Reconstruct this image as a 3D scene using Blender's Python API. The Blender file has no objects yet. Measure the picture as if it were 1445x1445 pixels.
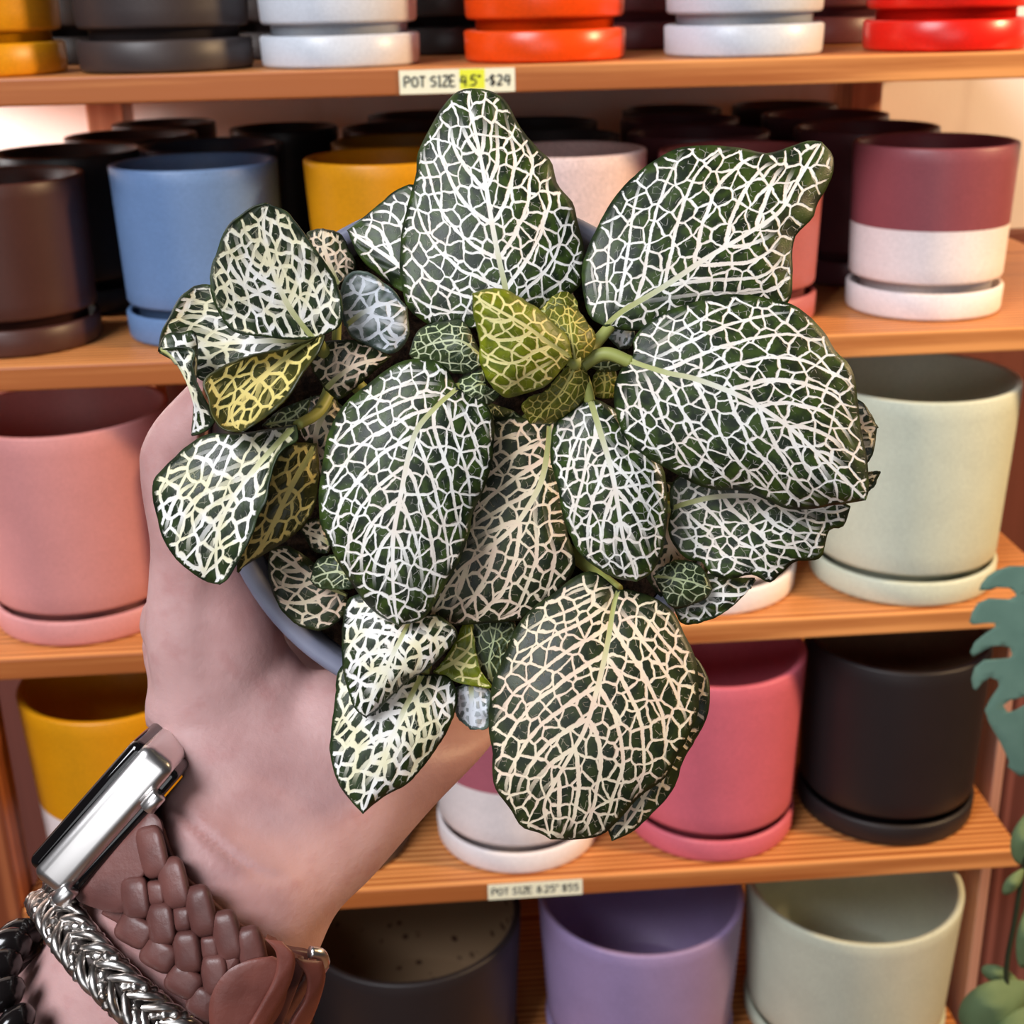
import bpy, bmesh, math, random
import numpy as np
from mathutils import Vector, Matrix, noise
from mathutils.geometry import tessellate_polygon

random.seed(7)
SC = bpy.context.scene
COL = SC.collection
D = 0.9                       # metres from the camera to the front edge of the shelves
F = 1895.9                    # focal length in pixels of the 1445 px frame
CAM = Vector((0.0, -D, 1.45))
PITCH, YAW, ROLL = 0.36955, 0.06246, -0.02387

# ------------------------------------------------------------------ camera
def cam_axes():
    cp, sp, cy, sy = math.cos(PITCH), math.sin(PITCH), math.cos(YAW), math.sin(YAW)
    fwd = Vector((sy * cp, cy * cp, -sp)); right = Vector((cy, -sy, 0)); up = right.cross(fwd)
    c, s = math.cos(ROLL), math.sin(ROLL)
    return c * right + s * up, -s * right + c * up, fwd
RIGHT, UP, FWD = cam_axes()
cam_data = bpy.data.cameras.new('camera')
cam = bpy.data.objects.new('camera', cam_data); COL.objects.link(cam)
m = Matrix((RIGHT, UP, -FWD)).transposed().to_4x4(); m.translation = CAM
cam.matrix_world = m
cam_data.sensor_width = 36.0
cam_data.lens = 36.0 * F / 1445.0
cam_data.clip_start = 0.02
cam_data.dof.use_dof = True
cam_data.dof.focus_distance = 0.305
cam_data.dof.aperture_fstop = 34.0
SC.camera = cam

# ------------------------------------------------------------------ world, lights, exposure
w = bpy.data.worlds.new('world'); SC.world = w; w.use_nodes = True
bgn = w.node_tree.nodes['Background']
bgn.inputs[0].default_value = (0.80, 0.78, 0.82, 1); bgn.inputs[1].default_value = 0.035

def area(name, loc, target, size, size_y, power, color):
    l = bpy.data.lights.new(name, 'AREA'); l.shape = 'RECTANGLE'; l.size = size; l.size_y = size_y
    l.energy = power; l.color = color
    o = bpy.data.objects.new(name, l); COL.objects.link(o); o.location = loc
    o.rotation_euler = (Vector(target) - Vector(loc)).to_track_quat('-Z', 'Y').to_euler()
    return o
area('window_light', (-1.2, -1.8, 2.95), (0.0, -0.1, 1.1), 1.1, 1.1, 70, (0.93, 0.95, 1.0))
area('front_fill', (-0.5, -3.6, 1.75), (0.0, 0.0, 1.2), 2.2, 1.5, 20, (0.95, 0.97, 1.0))  # added frontal fill behind the camera, for steel reflections and pot highlights
area('warm_lamp', (1.45, -0.45, 1.95), (0.40, 0.1, 1.0), 0.16, 0.16, 27, (1.0, 0.68, 0.36))
area('wall_window', (-1.35, 0.20, 1.65), (-0.45, 0.56, 1.42), 0.4, 0.3, 8.5, (1.0, 0.96, 0.95)).data.spread = 1.2
SC.view_settings.view_transform = 'Standard'
SC.view_settings.look = 'None'
SC.view_settings.gamma = 1.0
SC.view_settings.use_curve_mapping = False
SC.view_settings.exposure = 0.14

# ------------------------------------------------------------------ helpers
def U(px, py, d):
    """the point that lies d metres in front of the camera in the direction of a pixel"""
    return CAM + FWD * d + RIGHT * ((px - 722.5) / F * d) + UP * ((722.5 - py) / F * d)

def S(x, y, z):
    """shelf coordinates (in units of D, origin at eye height on the shelf front) to world"""
    return Vector((x * D, y * D, 1.45 + z * D))

def lin(r, g, b):
    f = lambda c: (c / 255 / 12.92) if c / 255 <= 0.04045 else ((c / 255 + 0.055) / 1.055) ** 2.4
    return (f(r), f(g), f(b), 1.0)

def tag(o, label=None, cat=None, group=None, kind=None):
    if label: o['label'] = label
    if cat: o['category'] = cat
    if group: o['group'] = group
    if kind: o['kind'] = kind
    return o

def empty(name, loc):
    o = bpy.data.objects.new(name, None); COL.objects.link(o); o.location = loc
    o.empty_display_size = 0.02
    return o

def link(name, me, mats=None, parent=None, smooth=True):
    o = bpy.data.objects.new(name, me); COL.objects.link(o)
    for mm in (mats if isinstance(mats, (list, tuple)) else [mats]):
        if mm: me.materials.append(mm)
    if smooth:
        me.polygons.foreach_set('use_smooth', [True] * len(me.polygons))
    if parent:
        o.parent = parent
        o.matrix_parent_inverse = Matrix.Translation(-parent.location)
    return o

def pydata(name, vs, fs):
    me = bpy.data.meshes.new(name); me.from_pydata([tuple(v) for v in vs], [], fs); me.update()
    return me

def box_mesh(name, lo, hi, bevel=0.0, segs=2):
    bm = bmesh.new(); bmesh.ops.create_cube(bm, size=1)
    lo, hi = Vector(lo), Vector(hi)
    for v in bm.verts:
        v.co = Vector([lo[i] + (v.co[i] + 0.5) * (hi[i] - lo[i]) for i in range(3)])
    if bevel:
        bmesh.ops.bevel(bm, geom=bm.edges[:], offset=bevel, segments=segs, profile=0.5, affect='EDGES')
    me = bpy.data.meshes.new(name); bm.to_mesh(me); bm.free()
    return me

def catmull(P, n):
    """n points at equal arc length along a Catmull-Rom curve through P"""
    P = np.array([tuple(p) for p in P], float)
    if len(P) == 2:
        t = np.linspace(0, 1, n)[:, None]; return P[0] * (1 - t) + P[1] * t
    Q = np.vstack([2 * P[0] - P[1], P, 2 * P[-1] - P[-2]])
    out = []
    for i in range(1, len(Q) - 2):
        a, b, c, d = Q[i - 1], Q[i], Q[i + 1], Q[i + 2]
        t = np.linspace(0, 1, 16, endpoint=False)[:, None]
        out.append(0.5 * (2 * b + (c - a) * t + (2 * a - 5 * b + 4 * c - d) * t ** 2 + (3 * b - a - 3 * c + d) * t ** 3))
    out = np.vstack(out + [P[-1:]])
    s = np.r_[0, np.cumsum(np.linalg.norm(np.diff(out, axis=0), axis=1))]
    u = np.linspace(0, s[-1], n)
    return np.stack([np.interp(u, s, out[:, k]) for k in range(out.shape[1])], 1)

def tube_data(P, radii, seg=12, n=None, closed=False, flat=None):
    """vertices and faces of a tube along P; radii per control point"""
    P = np.array([tuple(p) for p in P], float)
    if n:
        R = np.interp(np.linspace(0, 1, n), np.linspace(0, 1, len(radii)), radii)
        P = catmull(P, n)
    else:
        R = np.array(radii, float) * np.ones(len(P))
        n = len(P)
    T = np.roll(P, -1, 0) - np.roll(P, 1, 0) if closed else np.gradient(P, axis=0)
    T /= np.linalg.norm(T, axis=1)[:, None] + 1e-12
    up = np.array([0.3, 0.2, 1.0]); up -= T[0] * (up @ T[0]); up /= np.linalg.norm(up)
    vs, fs = [], []
    for i in range(n):
        up = up - T[i] * (up @ T[i]); up /= np.linalg.norm(up) + 1e-12
        sd = np.cross(T[i], up)
        for k in range(seg):
            a = 2 * math.pi * k / seg
            vs.append(P[i] + R[i] * (math.cos(a) * up + math.sin(a) * sd))
    for i in range(n if closed else n - 1):
        j = (i + 1) % n
        for k in range(seg):
            k2 = (k + 1) % seg
            fs.append((i * seg + k, i * seg + k2, j * seg + k2, j * seg + k))
    if not closed:
        fs.append(tuple(range(seg))[::-1]); fs.append(tuple((n - 1) * seg + k for k in range(seg)))
    return vs, fs

def merge(parts):
    vs, fs = [], []
    for v, f in parts:
        o = len(vs); vs += list(v); fs += [tuple(i + o for i in q) for q in f]
    return vs, fs

def lathe_data(profile, seg=72, c=(0, 0, 0)):
    vs, fs = [], []
    n = len(profile)
    for k in range(seg):
        a = 2 * math.pi * k / seg
        for r, z in profile:
            vs.append((c[0] + r * math.cos(a), c[1] + r * math.sin(a), c[2] + z))
    for k in range(seg):
        k2 = (k + 1) % seg
        for i in range(n - 1):
            fs.append((k * n + i, k2 * n + i, k2 * n + i + 1, k * n + i + 1))
    return vs, fs

# ------------------------------------------------------------------ materials
class NT:
    def __init__(self, name):
        self.m = bpy.data.materials.new(name); self.m.use_nodes = True
        self.t = self.m.node_tree; self.n = self.t.nodes
        self.b = self.n['Principled BSDF']
    def node(self, typ, **kw):
        nd = self.n.new(typ)
        for k, v in kw.items():
            setattr(nd, k, v)
        return nd
    def put(self, sock, v):
        if hasattr(v, 'is_linked') or isinstance(v, bpy.types.NodeSocket):
            self.t.links.new(v, sock)
        else:
            sock.default_value = v
    def math(self, op, a, b=0.0, c=0.0, clamp=False):
        nd = self.n.new('ShaderNodeMath'); nd.operation = op; nd.use_clamp = clamp
        self.put(nd.inputs[0], a); self.put(nd.inputs[1], b); self.put(nd.inputs[2], c)
        return nd.outputs[0]
    def mix(self, f, a, b):
        nd = self.n.new('ShaderNodeMix'); nd.data_type = 'RGBA'
        self.put(nd.inputs[0], f); self.put(nd.inputs[6], a); self.put(nd.inputs[7], b)
        return nd.outputs[2]
    def step(self, v, lo, hi):
        nd = self.n.new('ShaderNodeMapRange'); nd.interpolation_type = 'SMOOTHSTEP'
        self.put(nd.inputs[0], v); self.put(nd.inputs[1], lo); self.put(nd.inputs[2], hi)
        nd.inputs[3].default_value = 0; nd.inputs[4].default_value = 1
        return nd.outputs[0]
    def noise(self, vec, scale, detail=3.0, rough=0.5, dim='3D'):
        nd = self.n.new('ShaderNodeTexNoise'); nd.noise_dimensions = dim
        if vec is not None: self.t.links.new(vec, nd.inputs['Vector'])
        nd.inputs['Scale'].default_value = scale; nd.inputs['Detail'].default_value = detail
        nd.inputs['Roughness'].default_value = rough
        return nd.outputs[0]
    def obj(self):
        return self.node('ShaderNodeTexCoord').outputs['Object']
    def bump(self, h, strength, dist):
        nd = self.n.new('ShaderNodeBump'); nd.inputs['Strength'].default_value = strength
        nd.inputs['Distance'].default_value = dist; self.put(nd.inputs['Height'], h)
        self.t.links.new(nd.outputs[0], self.b.inputs['Normal'])
    def base(self, col, rough=0.5, spec=0.5, metal=0.0):
        self.put(self.b.inputs['Base Color'], col); self.put(self.b.inputs['Roughness'], rough)
        self.b.inputs['Specular IOR Level'].default_value = spec
        self.b.inputs['Metallic'].default_value = metal
        return self.m

def glaze(name, rgb, rough=0.42, speck=0.06, spec=0.45):
    t = NT(name); o = t.obj()
    n = t.noise(o, 900, 2); n2 = t.noise(o, 30, 3)
    c = lin(*rgb); dk = tuple(x * (1 - speck * 2.2) for x in c[:3]) + (1,)
    lt = tuple(min(1, x * (1 + speck)) for x in c[:3]) + (1,)
    f = t.math('ADD', t.math('MULTIPLY', n, 0.75), t.math('MULTIPLY', n2, 0.25))
    t.bump(n, 0.08, 0.0006)
    return t.base(t.mix(t.step(f, 0.35, 0.65), dk, lt), rough, spec)

def wood(name, c1, c2, axis=0, scale=1.0, rough=0.45):
    t = NT(name); o = t.obj()
    mp = t.node('ShaderNodeMapping'); t.t.links.new(o, mp.inputs[0])
    sc = [95.0 * scale] * 3; sc[axis] = 2.2 * scale
    mp.inputs['Scale'].default_value = sc
    wv = t.node('ShaderNodeTexWave', wave_type='RINGS', rings_direction='XYZ'[axis])
    t.t.links.new(mp.outputs[0], wv.inputs[0])
    wv.inputs['Scale'].default_value = 0.45; wv.inputs['Distortion'].default_value = 7.0
    wv.inputs['Detail'].default_value = 3.0; wv.inputs['Detail Scale'].default_value = 0.6
    fine = t.noise(mp.outputs[0], 3.5, 5, 0.65)
    big = t.noise(o, 3.0 * scale, 2)
    f = t.math('ADD', t.math('MULTIPLY', wv.outputs[1], 0.55), t.math('MULTIPLY', fine, 0.45))
    c = t.mix(t.step(f, 0.32, 0.72), lin(*c1), lin(*c2))
    c = t.mix(t.math('MULTIPLY', t.step(big, 0.5, 0.8), 0.35), c, tuple(x * 0.6 for x in lin(*c1)[:3]) + (1,))
    # a few knots
    vo = t.node('ShaderNodeTexVoronoi'); t.t.links.new(mp.outputs[0], vo.inputs['Vector']); vo.inputs['Scale'].default_value = 0.35
    kn = t.math('SUBTRACT', 1.0, t.step(vo.outputs[0], 0.05, 0.16))
    c = t.mix(t.math('MULTIPLY', kn, 0.7), c, lin(96, 48, 24))
    t.bump(fine, 0.12, 0.001)
    return t.base(c, rough, 0.4)

MAT_BOARD = wood('pine_board', (164, 94, 46), (228, 158, 94))
MAT_POST = wood('pine_post', (118, 60, 36), (156, 90, 56), axis=2)
MAT_POST_REAR = wood('lit_pine_post', (176, 112, 80), (208, 146, 112), axis=2)  # light falling on the rear posts is painted in as paler wood
MAT_POST_BROWN = wood('brown_post', (100, 56, 48), (136, 82, 72), axis=2)
MAT_POST_LIT = wood('lit_post', (200, 150, 130), (222, 172, 150), axis=2)  # pale strip paints the lit part of the right-hand post

# ------------------------------------------------------------------ the room
def plaster():
    t = NT('plaster'); o = t.obj()
    n = t.noise(o, 3.2, 4, 0.6); n2 = t.noise(o, 240, 3)
    mp = t.node('ShaderNodeMapping'); t.t.links.new(o, mp.inputs[0]); mp.inputs['Scale'].default_value = (14, 14, 1.2)
    st = t.noise(mp.outputs[0], 1.0, 3)
    c = t.mix(t.step(n, 0.3, 0.7), lin(222, 205, 196), lin(236, 222, 214))
    c = t.mix(t.math('MULTIPLY', t.step(st, 0.58, 0.72), 0.3), c, lin(188, 160, 148))
    t.bump(n2, 0.2, 0.002)
    return t.base(c, 0.85, 0.2)
def floor_mat():
    t = NT('floor_boards'); o = t.obj()
    mp = t.node('ShaderNodeMapping'); t.t.links.new(o, mp.inputs[0]); mp.inputs['Scale'].default_value = (1.5, 18, 18)
    n = t.noise(mp.outputs[0], 2.0, 4)
    return t.base(t.mix(n, lin(92, 62, 44), lin(140, 100, 70)), 0.55, 0.4)
def wainscot_mat():
    t = NT('brown_panelling'); o = t.obj()
    mp = t.node('ShaderNodeMapping'); t.t.links.new(o, mp.inputs[0]); mp.inputs['Scale'].default_value = (30, 30, 1.6)
    n = t.noise(mp.outputs[0], 1.0, 4, 0.6)
    t.bump(n, 0.2, 0.002)
    return t.base(t.mix(n, lin(96, 52, 44), lin(142, 84, 72)), 0.6, 0.3)

WALL_Y = 0.62 * D
wl = link('wall_back', box_mesh('wall_back', (-2.6, WALL_Y, 0), (2.6, WALL_Y + 0.08, 2.9)), plaster(), smooth=False); tag(wl, kind='structure')
WZ = 1.45 - 0.285 * D
wn = link('trim_1', box_mesh('trim_1', (-2.6, WALL_Y - 0.018, 0), (2.6, WALL_Y, WZ), 0.003), wainscot_mat(), smooth=False); tag(wn, kind='structure')
fl = link('floor', box_mesh('floor', (-2.6, -3.2, -0.05), (2.6, WALL_Y + 0.08, 0)), floor_mat(), smooth=False); tag(fl, kind='structure')

# ------------------------------------------------------------------ shelving rack
ZS = [-0.0485, -0.25353, -0.49604, -0.74250, -1.01895]     # board tops
TH = 0.01887
rack = empty('shelving_rack', (0.06, 0.25, 0))
tag(rack, 'open pine shelving rack with five boards crowded with ceramic pots', 'shelves')
ENDS = [(-0.60, 0.62), (-0.60, 0.62), (-0.60, 0.545), (-0.376, 0.522), (-0.376, 0.522)]
for z, (x0, x1) in zip(ZS, ENDS):
    lo, hi = S(x0, 0, z - TH), S(x1, 0.60, z)
    c = (lo + hi) / 2
    b = link('shelf_board', box_mesh('shelf_board', lo - c, hi - c, 0.0015), MAT_BOARD, None, smooth=False)
    b.location = c; b.parent = rack; b.matrix_parent_inverse = Matrix.Translation(-rack.location)
def post(x0, x1, y0, y1, z0, z1, mat):
    lo, hi = S(x0, y0, 0), S(x1, y1, 0); lo.z, hi.z = z0, z1
    c = (lo + hi) / 2
    p = link('post', box_mesh('post', lo - c, hi - c, 0.0015), mat, None, smooth=False)
    p.location = c; p.parent = rack; p.matrix_parent_inverse = Matrix.Translation(-rack.location)
    return p
zt = lambda i: 1.45 + ZS[i] * D
gap = 0.0006
# front left upright below the third board, with the fourth and fifth boards butting against it
post(-0.425, -0.3775, 0.004, 0.045, 0.0, zt(2) - TH * D - gap, MAT_POST)
post(-0.425, -0.3775, 0.52, 0.59, 0.0, zt(2) - TH * D - gap, MAT_POST)
post(0.535, 0.546, 0.10, 0.16, 0.0, zt(2) - TH * D - gap, MAT_POST_LIT)
post(0.5465, 0.605, 0.10, 0.16, 0.0, zt(2) - TH * D - gap, MAT_POST_BROWN)
post(0.524, 0.560, 0.52, 0.59, 0.0, zt(2) - TH * D - gap, MAT_POST)
for i in (1, 0):                                             # rear uprights between the upper boards
    for x0, x1 in ((-0.353, -0.314), (0.485, 0.520)):
        p = post(x0, x1, 0.53, 0.59, zt(i + 1) + gap, zt(i) - TH * D - gap, MAT_POST_REAR)
        if i == 0:
            xs = (x0 + 0.010, x1 - 0.008)
            for xx in xs:
                a = S(xx, 0.5295, 0); a.z = zt(0) - TH * D - 0.006
                vs, fs = lathe_data([(0.0, -0.0012), (0.0022, -0.0012), (0.0026, 0.0), (0.0022, 0.0012), (0.0, 0.0012)], 10)
                sc = link('screw', pydata('screw', [(v[0], v[2], v[1]) for v in vs], fs), None)
                sc.location = a; sc.parent = p; sc.matrix_parent_inverse = (rack.matrix_world @ Matrix.Translation(p.location)).inverted()
                sc.matrix_parent_inverse = Matrix.Translation(-p.location)
                screw = sc
t_ = NT('dark_steel'); DARK_STEEL = t_.base(lin(40, 36, 36), 0.4, 0.5, 0.9)
for o in bpy.data.objects:
    if o.name.startswith('screw'): o.data.materials.append(DARK_STEEL)

# ------------------------------------------------------------------ ceramic pots
def pot_profiles(rr, rs, h, sh, gp, wall):
    """outer pot (open cup), saucer; heights from the shelf"""
    zb = sh + gp                    # lower lip of the body
    ro = rs * 0.985                 # body radius at the lower lip
    rf = rs * 0.86
    k = rr * 0.045
    body = [(0, zb - gp - sh * 0.55), (rf, zb - gp - sh * 0.55), (rf, zb - 0.0005), (ro - k, zb), (ro - k * 0.35, zb + k * 0.22), (ro, zb + k)]
    n = 10
    for i in range(1, n + 1):
        f = i / n
        body.append((ro + (rr - ro) * f, zb + k + (h - 0.0016 - zb - k) * f))
    body += [(rr - 0.0006, h - 0.0005), (rr - wall * 0.4, h), (rr - wall * 0.8, h - 0.0004), (rr - wall, h - 0.0018)]
    i0 = len(body) - 1
    body += [(rr - wall - (rr - ro) * 0.5, h * 0.55), (ro - wall * 1.3, zb + k + 0.006), (ro - wall * 2.2, zb + 0.007), (0, zb + 0.006)]
    e = rr * 0.028
    sau = [(0, 0), (rs - e * 1.6, 0), (rs - e * 0.5, e * 0.4), (rs, e * 1.5), (rs + 0.0006, sh - e), (rs - e * 0.3, sh - e * 0.25), (rs - e, sh),
           (rs - e * 1.9, sh - e * 0.5), (rs - e * 2.2, sh - e * 1.6), (rs - e * 2.6, sh * 0.40), (0, sh * 0.36)]
    return body, sau, i0

def make_pot(x, y, row, rr, rs, h, mat, label, group, mat2=None, split=0.45, inner=None, name='plant_pot'):
    rr, rs, h = rr * D, rs * D, h * D
    sf, gf = [(0.165, 0.055), (0.165, 0.045), (0.125, 0.025), (0.125, 0.030), (0.12, 0.03)][row]
    sh, gp = h * sf, h * gf
    base = S(x, y, ZS[row])
    base.z += 0.0004
    root = empty(name, base)
    tag(root, label, 'plant pot', group)
    body, sau, i0 = pot_profiles(rr, rs, h, sh, gp, 0.0055 if row < 3 else 0.0065)
    if mat2:                                        # two-tone: ring at the split height
        zs = h * split
        for i in range(5, len(body) - 1):
            if body[i][1] < zs <= body[i + 1][1]:
                f = (zs - body[i][1]) / (body[i + 1][1] - body[i][1])
                body.insert(i + 1, (body[i][0] + (body[i + 1][0] - body[i][0]) * f, zs)); js = i + 1; i0 += 1
                break
    vs, fs = lathe_data(body, 80)
    me = pydata('pot', vs, fs)
    o = link('pot', me, [mat, mat2 or mat, inner or mat], None)
    nseg = len(body) - 1
    idx = []
    for k in range(80):
        for i in range(nseg):
            idx.append(2 if i >= i0 else (1 if (mat2 and i < js) else 0))
    me.polygons.foreach_set('material_index', idx)
    o.parent = root
    vs, fs = lathe_data(sau, 80)
    s = link('saucer', pydata('saucer', vs, fs), mat2 or mat, None); s.parent = root
    return root

G = {}
def gl(name, rgb, **k):
    if name not in G: G[name] = glaze(name, rgb, **k)
    return G[name]
mustard = gl('mustard_glaze', (216, 146, 14), rough=0.38)
charcoal = gl('charcoal_glaze', (58, 50, 50), rough=0.45)
pale = gl('pale_grey_glaze', (206, 212, 222), rough=0.35, speck=0.05)
orange = gl('orange_glaze', (236, 74, 12), rough=0.3)
red = gl('red_glaze', (226, 32, 20), rough=0.3)
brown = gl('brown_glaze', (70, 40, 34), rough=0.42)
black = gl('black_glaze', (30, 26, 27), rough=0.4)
shaded_blue = gl('shaded_blue_glaze', (46, 52, 68), rough=0.4)  # dusty blue with the shade at the back painted in
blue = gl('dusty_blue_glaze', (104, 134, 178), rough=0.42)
shaded_mustard = gl('shaded_mustard_glaze', (150, 98, 22), rough=0.45)  # mustard darkened to carry the shade behind the front row
speckpink = gl('speckled_blush_glaze', (232, 206, 202), speck=0.12, rough=0.5)
rose = gl('rose_glaze', (178, 98, 98))
maroon = gl('maroon_glaze', (142, 74, 82), rough=0.4)
shaded_maroon = gl('shaded_maroon_glaze', (92, 50, 56), rough=0.4)  # maroon with shelf shade put into its colour
white = gl('white_glaze', (238, 228, 228), speck=0.06, rough=0.5)
pink = gl('salmon_pink_glaze', (208, 140, 138), rough=0.5, speck=0.05)
sage = gl('sage_glaze', (206, 212, 192), rough=0.5, speck=0.06)
hotpink = gl('rose_pink_glaze', (212, 104, 120), rough=0.5)
mauve = gl('mauve_glaze', (176, 96, 112), rough=0.5)
softblack = gl('matt_black_glaze', (34, 28, 30), rough=0.5)
lilac = gl('lilac_glaze', (156, 136, 178), rough=0.5)
rawclay = gl('raw_brown_clay', (134, 104, 78), rough=0.8, speck=0.1)
def speckled_beige():
    t = NT('speckled_beige_clay'); o = t.obj()
    v = t.node('ShaderNodeTexVoronoi'); t.t.links.new(o, v.inputs['Vector']); v.inputs['Scale'].default_value = 62
    n = t.noise(o, 40, 2)
    sp = t.math('MULTIPLY', t.math('SUBTRACT', 1.0, t.step(v.outputs[0], 0.16, 0.26)), t.step(n, 0.45, 0.55))
    return t.base(t.mix(sp, lin(132, 108, 82), lin(62, 40, 28)), 0.8, 0.2)

g1 = 'pots on the top shelf'
make_pot(-0.3154, 0.0639, 0, 0.0637, 0.0599, .134, mustard, 'mustard yellow pot at the left end of the top shelf', g1)
make_pot(-0.1814, 0.0668, 0, 0.0662, 0.0628, .134, charcoal, 'charcoal pot on the top shelf beside the mustard one', g1)
make_pot(-0.0529, 0.0622, 0, 0.0623, 0.0582, .134, pale, 'pale grey pot on the top shelf between charcoal and orange pots', g1)
make_pot(0.0997, 0.0640, 0, 0.0638, 0.0600, .134, orange, 'bright orange pot on the top shelf above the upper price tag', g1)
make_pot(0.2504, 0.0632, 0, 0.0631, 0.0592, .134, pale, 'pale grey pot on the top shelf between orange and red pots', g1)
make_pot(0.4059, 0.0639, 0, 0.0637, 0.0599, .134, red, 'red pot at the right end of the top shelf', g1)
for i, (x, mt, nm) in enumerate([(-0.385, black, 'behind the mustard pot'), (-0.258, black, 'between and behind the mustard and charcoal pots'), (-0.10, charcoal, 'behind the charcoal and pale grey pots'), (0.03, black, 'in the gap left of the orange pot'), (0.19, shaded_maroon, 'in the gap right of the orange pot'), (0.362, shaded_maroon, 'in the gap left of the red pot')]):
    make_pot(x, 0.24, 0, .065, .061, .134, mt, 'dark filler pot on the top shelf ' + nm, 'dark pots at the back of the top shelf')  # added dark pots cover bright wall showing between the front pots

g2 = 'pots along the second shelf front'
make_pot(-0.3241, 0.0861, 1, .0646, .0627, .1298, brown, 'dark brown pot at the left end of the second shelf', g2)
make_pot(-0.1751, 0.0973, 1, .0651, .0640, .1348, blue, 'dusty blue tapered pot on the second shelf', g2)
make_pot(-0.0243, 0.0891, 1, .0649, .0610, .1354, mustard, 'mustard yellow pot on the second shelf behind the plant', g2)
make_pot(0.1197, 0.0934, 1, .0626, .0588, .1358, speckpink, 'speckled blush white pot on the second shelf behind the plant', g2)
make_pot(0.2576, 0.0849, 1, .0660, .0640, .1324, rose, 'dusty rose pot half hidden by the upper right leaf', g2)
make_pot(0.4168, 0.0886, 1, .0648, .0627, .1341, maroon, 'two-tone maroon over white pot at the right of the second shelf', g2, white, 0.53)
g3 = 'dark pots at the back of the second shelf'  # most back pots repeat front colours, with shade painted into darker glazes
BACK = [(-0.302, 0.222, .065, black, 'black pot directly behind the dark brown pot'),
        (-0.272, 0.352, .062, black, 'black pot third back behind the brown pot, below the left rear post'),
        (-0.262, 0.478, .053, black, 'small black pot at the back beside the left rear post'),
        (-0.182, 0.235, .0625, shaded_blue, 'shade-painted blue pot directly behind the dusty blue pot'),
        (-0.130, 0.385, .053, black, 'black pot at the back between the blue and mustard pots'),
        (-0.012, 0.222, .063, shaded_mustard, 'shade-painted mustard pot directly behind the mustard pot'),
        (-0.010, 0.355, .061, brown, 'shade-painted mustard pot third back behind the mustard pot'),
        (0.004, 0.486, .055, brown, 'shade-painted mustard pot farthest back behind the mustard pot'),
        (0.118, 0.225, .062, charcoal, 'shade-painted dark pot directly behind the speckled blush pot'),
        (0.118, 0.360, .060, charcoal, 'shade-painted dark pot third back behind the speckled blush pot'),
        (0.250, 0.222, .063, shaded_maroon, 'shade-painted maroon pot directly behind the dusty rose pot'),
        (0.258, 0.352, .058, shaded_maroon, 'shade-painted maroon pot third back behind the dusty rose pot'),
        (0.272, 0.470, .053, brown, 'shade-painted dark pot farthest back behind the dusty rose pot'),
        (0.403, 0.222, .064, shaded_maroon, 'shade-painted maroon pot directly behind the maroon and white pot'),
        (0.404, 0.355, .062, shaded_maroon, 'shade-painted maroon pot third back behind the maroon and white pot'),
        (0.396, 0.480, .056, brown, 'shade-painted dark pot farthest back, in front of the right rear post')]
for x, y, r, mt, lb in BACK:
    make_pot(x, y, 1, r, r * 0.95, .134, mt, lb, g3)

g4 = 'large pots on the third shelf'
make_pot(-0.3020, 0.0946, 2, .0844, .0793, .1824, pink, 'large salmon pink pot at the left of the third shelf beside the hand', g4)
make_pot(-0.115, 0.0935, 2, .0850, .0800, .1822, rose, 'dusty rose pot on the third shelf hidden behind the plant', g4)
make_pot(0.066, 0.0925, 2, .0850, .0800, .1822, pale, 'pale grey pot on the third shelf hidden behind the plant', g4)
make_pot(0.2376, 0.0910, 2, .0850, .0812, .1820, white, 'white pot on the third shelf peeking out under the leaves', g4)
make_pot(0.4184, 0.0873, 2, .0855, .0806, .1821, sage, 'large pale sage pot at the right of the third shelf', g4)
g5 = 'large pots on the fourth shelf'
make_pot(-0.2920, 0.0886, 3, .0830, .0785, .1795, mustard, 'mustard over white pot on the fourth shelf behind the watch', g5, white, 0.42)
make_pot(-0.113, 0.0880, 3, .0820, .0785, .1795, charcoal, 'charcoal pot on the fourth shelf hidden behind the hand', g5)
make_pot(0.0670, 0.0842, 3, .0818, .0764, .1805, mauve, 'mauve over white pot on the fourth shelf below the big leaf', g5, white, 0.47)
make_pot(0.2499, 0.0865, 3, .0836, .0794, .1810, hotpink, 'rose pink pot on the fourth shelf beside the black one', g5)
make_pot(0.4246, 0.0959, 3, .0848, .0826, .1806, softblack, 'matt black pot at the right end of the fourth shelf', g5, inner=rawclay)
g6 = 'extra large pots on the bottom shelf'
make_pot(-0.262, 0.105, 4, .1020, .0990, .1676, brown, 'brown pot on the bottom shelf hidden behind the forearm', g6)
make_pot(-0.0423, 0.1120, 4, .1110, .1047, .1676, softblack, 'black pot with speckled beige inside on the bottom shelf', g6, inner=speckled_beige())
make_pot(0.1910, 0.1200, 4, .1040, .0973, .1686, lilac, 'lilac pot on the bottom shelf between black and sage pots', g6)
make_pot(0.4100, 0.1190, 4, .1090, .1035, .1685, sage, 'large sage pot at the right of the bottom shelf', g6)

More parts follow.
